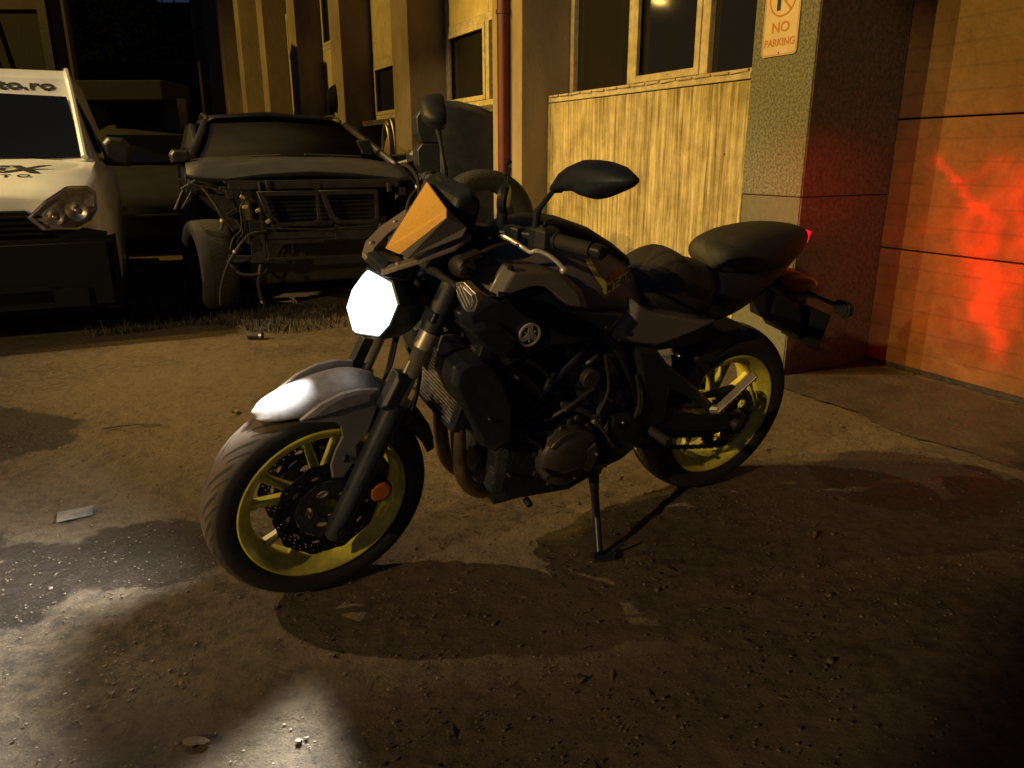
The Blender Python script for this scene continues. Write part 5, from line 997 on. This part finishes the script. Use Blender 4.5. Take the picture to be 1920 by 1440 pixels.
for k in(1,-1):
    s=MB(); s.puffy([(1.12,1.18),(1.22,1.30),(1.66,1.60),(1.80,1.64),(2.05,1.66),(2.05,1.18)],0,.004,.006,.05); 
    X=Matrix(((0,k*1.0,0,cxm+k*.858),(1,0,0,0),(0,-k*.0,1,0),(0,0,0,1)))
    vs=[]
    g_=MB(); 
    for y_,z_ in((1.18,1.20),(1.30,1.32),(1.70,1.60),(1.82,1.66),(2.15,1.70),(2.15,1.20)): vs.append((cxm+k*(.848-(z_-1.10)*.335 if z_<1.64 else .848-(z_-1.10)*.335),y_,z_))
    g_.add(vs,[tuple(range(6))]); g_.build('side_window','glassdark',van,solid=.012)
    s=MB(); mc=(cxm+k*.915,1.25,1.20); s.puffy([(mc[0]-.09,mc[2]-.10),(mc[0]-.10,mc[2]+.06),(mc[0]-.05,mc[2]+.11),(mc[0]+.06,mc[2]+.10),(mc[0]+.10,mc[2]+.04),(mc[0]+.08,mc[2]-.11)],1.35,1.23,1.20,.25); s.tube([(mc[0],1.31,mc[2]-.05),(mc[0]-.09*k,1.36,mc[2]-.06)],.03,8); vp(s,'door_mirror','carblack',bevel=.01)
    # headlamp
    hp_=[(-.505,.80),(-.40,.90),(-.27,.985),(-.16,.985),(-.115,.94),(-.12,.83),(-.16,.755),(-.24,.715),(-.43,.72)]
    hb=[.06,.075,.11,.165,.21,.20,.165,.12,.07]
    if k<0: hp_=[(2*cxm-p[0],p[1]) for p in hp_]
    cx_=sum(p[0] for p in hp_)/9; cz_=sum(p[1] for p in hp_)/9
    s=MB(); s.add([(p[0],b-.0,p[1]) for p,b in zip(hp_,hb)]+[(p[0],b+.1,p[1]) for p,b in zip(hp_,hb)],[tuple(range(9)),tuple(range(9,18))]+[(i,(i+1)%9,9+(i+1)%9,9+i) for i in range(9)]); hd_=vp(s,'headlamp','lampgrey',bevel=.004)
    gl=MB(); gl.add([(cx_+(p[0]-cx_)*1.02,b-.028,cz_+(p[1]-cz_)*1.02) for p,b in zip(hp_,hb)]+[(cx_+(p[0]-cx_)*.6,.125,cz_+(p[1]-cz_)*.6) for p in hp_],[(i,(i+1)%9,9+(i+1)%9,9+i) for i in range(9)]+[tuple(range(9,18))])
    rf=MB(); 
    for a_,z_,r_ in((-.36,.80,.05),(-.235,.835,.062)): 
        a2=a_ if k>0 else 2*cxm-a_; yb=.055 if k<0 and False else (.078 if abs(a_)>.3 else .12); rf.lathe([(.0,.0),(r_*.6,-.012),(r_,-.03),(r_+.004,-.03)],24,(a2,yb,z_)); rf.ball((a2,yb-.02,z_),.018)
    rf.build('reflector','alu',hd_,smooth=True)
    lm2=MB(); n9=len(hp_); inset=.90
    lm2.add([(cx_+(p[0]-cx_)*1.0,b-.012,cz_+(p[1]-cz_)*1.0) for p,b in zip(hp_,hb)]+[(cx_+(p[0]-cx_)*inset,b-.014,cz_+(p[1]-cz_)*inset) for p,b in zip(hp_,hb)],[(i,(i+1)%9,9+(i+1)%9,9+i) for i in range(9)]); lm2.build('headlamp_bezel','alu',hd_,solid=.006)
    s=MB(); s.lathe([(0,-.1),(.2,-.1),(.32,-.09),(.325,.09),(.2,.1),(0,.1)],40,(0,0,0)); e=s.build('wheel',tm,van,smooth=True,X=Matrix.Translation((cxm+k*.76,.85,.318))@Matrix.Rotation(PI/2,4,'Z'))
    s=MB(); s.lathe([(0,-.1),(.2,-.1),(.32,-.09),(.325,.09),(.2,.1),(0,.1)],40,(0,0,0)); e=s.build('wheel',tm,van,smooth=True,X=Matrix.Translation((cxm+k*.76,3.6,.318))@Matrix.Rotation(PI/2,4,'Z'))
    s=MB(); s.tube(bez([(cxm+k*.70,1.02,1.16),(cxm+k*.655,1.6,1.63),(cxm+k*.635,1.78,1.775),(cxm+k*.625,2.0,1.835)],6),.022,8); vp(s,'windscreen_pillar','vanwhite',smooth=True)
    s=MB(); s.tube([(cxm+k*.60,2.0,1.85),(cxm+k*.61,3.6,1.855)],.016,8); vp(s,'roof_rail','carblack',smooth=True)
XB=lambda x,b,z,tilt: Matrix.Translation((x,b,z))@Matrix.Rotation(R(tilt),4,'X')
text('roof_lettering','nauto.ro',.13,'black',van,XB(-.665,1.712,1.695,47),.001,0,1.45,bold=.003)
text('bonnet_lettering','REX',.20,'black',van,XB(-.72,.55,1.083,17),.001,.3,1.5,bold=.008)
text('bonnet_lettering','AUTO',.075,'black',van,XB(-.66,.40,1.045,19),.001,0,1.3,1.6,bold=.001)
# ------------------------------------------------------------------ dark hatchback far back between van and wreck
M['hatch']=mat('dull_grey_paint',(.030,.031,.036),.6,0,.3,4)
HX=frameX(20,(-4.35,9.4))
hb_=empty('parked_hatchback','dark dusty hatchback parked far back between the white van and the wrecked car','car',HX)
s=MB()
def hsec(b,zl,zt,hw,ht): 
    L_=[(hw*.95,zl),(hw,zl+.15),(hw,zl+(zt-zl)*.5),(hw*.5+ht*.5,zt-.08),(ht,zt-.01),(ht*.5,zt+.01)]
    return [(a_,b,z) for a_,z in L_]+[(-a_,b,z) for a_,z in L_[::-1]]
s.rings([hsec(.0,.3,.6,.70,.6),hsec(.1,.2,.78,.82,.7),hsec(.6,.2,.95,.88,.76),hsec(1.1,.2,1.05,.88,.78),hsec(1.6,.2,1.42,.88,.62),hsec(2.1,.2,1.60,.88,.60),hsec(3.4,.2,1.60,.88,.60),hsec(4.0,.25,1.3,.86,.62),hsec(4.2,.3,1.0,.8,.7)]); s.build('body','hatch',hb_,smooth=True,auto=50)
s=MB(); s.add([(-.70,1.1,1.09),(.70,1.1,1.09),(.58,1.62,1.44),(-.58,1.62,1.44)],[(0,1,2,3)]); o_=s.build('windscreen','glassdark',hb_,solid=.03)
s=MB(); s.box((0,-.02,.4),(1.5,.06,.2)); s.build('bumper','carblack',hb_,bevel=.02)
for k in(1,-1):
    s=MB(); s.box((k*.62,.02,.70),(.25,.1,.12)); s.build('headlight','glassdark',hb_,bevel=.03)
    for b in(.8,3.4): s=MB(); s.lathe([(0,-.1),(.2,-.1),(.32,-.09),(.32,.09),(.2,.1),(0,.1)],32,(0,0,0)); s.build('wheel',tm,hb_,smooth=True,X=Matrix.Translation((k*.78,b,.316))@Matrix.Rotation(PI/2,4,'Z'))
# perforated beam lying in front of it
s=MB(); s.box((0,0,.05),(.95,.08,.10)); be=s.build('metal_beam','fork',None,bevel=.006,X=Matrix.Translation((-4.35,8.3,.0))@Matrix.Rotation(R(3),4,'Z')); tag(be,'grey perforated metal beam lying on the ground in front of the dusty hatchback','beam')
for x in(-.4,-.1,.05,.3): s=MB(); s.box((x,-.042,.055),(.02,.006,.02)); s.build('bolt','darkmetal',be)

# ------------------------------------------------------------------ far building and tree at the left
fb=empty('brick_shed','dim brown shed with a concrete canopy over a dark opening behind the van','building',Matrix.Translation((0,11,0)))
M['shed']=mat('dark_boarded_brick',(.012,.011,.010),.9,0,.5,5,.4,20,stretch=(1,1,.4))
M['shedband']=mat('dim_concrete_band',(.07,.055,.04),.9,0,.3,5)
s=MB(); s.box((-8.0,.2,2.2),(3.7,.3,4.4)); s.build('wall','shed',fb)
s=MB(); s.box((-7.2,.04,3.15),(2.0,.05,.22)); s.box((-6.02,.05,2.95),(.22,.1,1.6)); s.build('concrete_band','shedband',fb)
s=MB(); s.box((-6.17,-.02,2.2),(.12,.12,4.4)); s.build('post','darkmetal',fb)
s=MB(); 
for x in(-7.15,-6.9): s.tube([(x-.25,-.0,4.2),(x+.05,-.03,2.2)],.02,6)
s.build('cable','rubber',fb)
s=MB(); s.box((-5.3,.3,2.02),(1.25,.9,.26)); s.build('canopy','shed',fb,bevel=.02)
s=MB(); s.box((-5.9,.35,1.0),(.2,.3,2.0)); s.box((-4.75,.35,1.0),(.2,.3,1.9)); s.box((-6.0,1.8,1.3),(2.2,.1,2.6)); s.build('opening_frame','carblack',fb)
nb=empty('neighbour_house','tall unlit house closing the yard behind the tree','building',Matrix.Translation((0,27,0)))
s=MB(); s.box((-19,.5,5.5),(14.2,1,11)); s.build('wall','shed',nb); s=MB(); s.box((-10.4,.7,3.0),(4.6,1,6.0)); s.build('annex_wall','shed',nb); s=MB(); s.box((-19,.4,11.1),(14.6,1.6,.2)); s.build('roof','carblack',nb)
for x in(-14.6,-17.6): s=MB(); s.box((x,-.01,4.6),(1,.04,1.4)); s.build('window','glassdark',nb)
M['bark']=mat('tree_bark',(.06,.05,.04),.9,0,.4,10,.6,40); M['leaf']=mat('tree_leaves',(.06,.085,.025),.55,0,.6,3)
tr=empty('tree','dark leafy tree rising behind the wrecked car beside the building corner','tree',Matrix.Translation((-10.2,20.5,0))@Matrix.Scale(1.35,4))
s=MB(); s.tube(bez([(0,0,-.05),(.05,0,1.2),(-.05,.1,2.4),(.1,0,3.6),(.0,0,5.2)],5),[.2]*5+[.17]*5+[.13]*5+[.09]*6,12)
for a_,b_,z0,l in((1,.1,2.0,1.8),(-1,.2,2.3,2.0),(.6,-.7,2.6,1.6),(-.7,-.6,3.0,1.6),(.3,.8,3.2,1.5),(.9,-.3,3.6,1.4)): s.tube(bez([(0,0,z0),(a_*l*.45,b_*l*.45,z0+l*.4),(a_*l,b_*l,z0+l*.65)],4),[.07]*4+[.045]*4+[.02],8)
s.build('trunk','bark',tr,smooth=True)
s=MB(); rnd=random.Random(3); cl=[(min(.9,rnd.gauss(-.6,1.5)),rnd.gauss(0,.8),rnd.uniform(2.0,6.4)) for _ in range(140)]
for i in range(15000):
    c_=rnd.choice(cl); p=Vector((c_[0]+rnd.gauss(0,.27),c_[1]+rnd.gauss(0,.27),c_[2]+rnd.gauss(0,.22))); d_=Vector((rnd.gauss(0,1),rnd.gauss(0,1),rnd.gauss(0,.6))).normalized(); e_=d_.orthogonal().normalized(); k=rnd.uniform(.03,.055)
    s.add([p-d_*k,p+e_*k*.5,p+d_*k,p-e_*k*.5],[(0,1,2,3)])
s.build('crown','leaf',tr,smooth='raw')

# street lamp across the yard, seen mirrored in the window glass
sl=empty('street_lamp','warm lit street lamp on a tall pole across the yard','lamp',Matrix.Translation((-17,13.15,-.8)))
s=MB(); s.tube([(0,0,-.05),(0,0,3),(0,0,6.2)],[.09,.075,.05],14); s.build('pole','darkmetal',sl,smooth=True)
s=MB(); s.tube(bez([(0,0,6.1),(.3,0,6.3),(.8,0,6.3)],5),.035,10); s.build('arm','darkmetal',sl,smooth=True)
s=MB(); s.puffy([(.7,6.22),(1.25,6.22),(1.2,6.36),(.75,6.36)],-.14,.14,.15,.15); hd2=s.build('lamp_head','darkmetal',sl,bevel=.02); s=MB(); s.box((.98,0,6.19),(.42,.2,.04)); s.build('lamp_glass',mat('lit_lamp_glass',(1,.7,.3),.3,emit=((1,.62,.15),60)),hd2)
# weeds under the wrecked car
M['weed']=mat('weed_blades',(.030,.032,.018),.7,0,.5,6)
s=MB(); rnd=random.Random(5)
for i in range(2000):
    t=rnd.random(); x=-2.9+t*2.5; y=5.12+t*.15+rnd.random()**1.5*1.0+ .15*math.sin(x*5); h=rnd.uniform(.015,.07)*(1 if rnd.random()<.85 else 1.7); a_=rnd.uniform(0,6.28); wv=Vector((math.cos(a_),math.sin(a_),0))*.004; ln=Vector((rnd.gauss(0,.02),rnd.gauss(0,.02),h)); p=Vector((x,y,0))
    s.add([p-wv,p+wv,p+ln*.6+wv*.8,p+ln*1.0+Vector((0,0,0)),p+ln*.6-wv*.8],[(0,1,2,3,4)])
tag(s.build('weeds','weed',smooth='raw'),'sparse low weeds and dead stalks growing under the wrecked car','weeds',kind='stuff')
# ------------------------------------------------------------------ litter
M['chaff']=mat('dry_plant_bits',(.12,.085,.05),.85,0,.7,60)
s=MB(); rnd=random.Random(11)
for i in range(900):
    y=.9+5.2*rnd.random()**.8; x=rnd.uniform(-.72,.5)*y
    if rnd.random()>.25+.9*max(0,mn.noise(Vector((x*1.7,y*1.7,4)))): continue
    a_=rnd.uniform(0,PI); l_=rnd.uniform(.006,.03); w_=rnd.uniform(.0012,.004); d_=Vector((math.cos(a_),math.sin(a_),rnd.uniform(-.1,.1)))*l_; e_=Vector((-math.sin(a_),math.cos(a_),0))*w_; p=Vector((x,y,.003))
    s.add([p-d_,p+e_,p+d_,p-e_+Vector((0,0,.002))],[(0,1,2,3)])
tag(s.build('plant_litter','chaff',smooth='raw'),'dry plant bits and chaff strewn thinly over the dirt','litter',kind='stuff')
M['packet']=mat('worn_wrapper',(.12,.13,.15),.3,.3,.7,30,col2=(.30,.27,.22)); M['leafl']=mat('dry_leaf',(.13,.09,.05),.7,0,.3,10)
gx,gy=[(-1.481,2.321)][0]
s=MB(); s.puffy([(-.055,-.035),(.05,-.04),(.065,.03),(-.045,.04)],0,.004,.006,.1); s.v=[(x,z,y) for x,y,z in s.v]
tag(s.build('food_wrapper','packet',X=Matrix.Translation((gx,gy,.002))@Matrix.Rotation(R(35),4,'Z')),'flattened shiny wrapper lying on the dirt at the left','wrapper')
gx,gy=[(-1.7,4.892)][0]
s=MB(); s.tube([(-.05,0,.026),(-.046,0,.026),(.046,0,.026),(.05,0,.026)],[.022,.026,.026,.022],16); cn=tag(s.build('drink_can','darkmetal',X=Matrix.Translation((gx,gy,.0)),smooth=True),'small dark drink can lying on the dirt before the wrecked car','can')
s=MB(); s.tube([(.028,0,.026),(.045,0,.026)],.0265,16); s.build('can_band','alu',cn,smooth=True)
for i,(px_,lab) in enumerate(((([(0.142,1.466)][0]),'curled tan leaf alone on the dirt in the foreground'),(([(-1.313,3.39)][0]),'long pale dry leaf on the dirt left of the front wheel'),(([(-0.652,1.278)][0]),'crumpled pale leaf near the bottom edge at the left'),(([(0.95,2.16)][0]),'dry leaf in the shadow to the right of the side stand'))):
    s=MB(); rr=[]
    for t in range(7):
        u=t/6; wd_=.014*math.sin(PI*min(1,u*.9+.08))+.001; rr.append([(-.03+.06*u,-wd_,.004+.008*abs(u-.5)),(-.03+.06*u,0,.001+.004*u),(-.03+.06*u,wd_,.006+.006*math.sin(u*5))])
    s.rings(rr,close=False,caps=False); tag(s.build('dry_leaf','leafl',solid=.001,X=Matrix.Translation((px_[0],px_[1],.001))@Matrix.Rotation(i*1.3+.4,4,'Z')),lab,'leaf')
a0,a1=[(-1.815,3.152),(-1.583,3.202)]
s=MB(); s.tube(bez([(a0[0],a0[1],.006),((a0[0]+a1[0])/2,(a0[1]+a1[1])/2+.02,.009),(a1[0],a1[1],.006)],5),.004,6); tag(s.build('twig','bark'),'thin straight twig lying on the dirt left of the front tyre','twig')
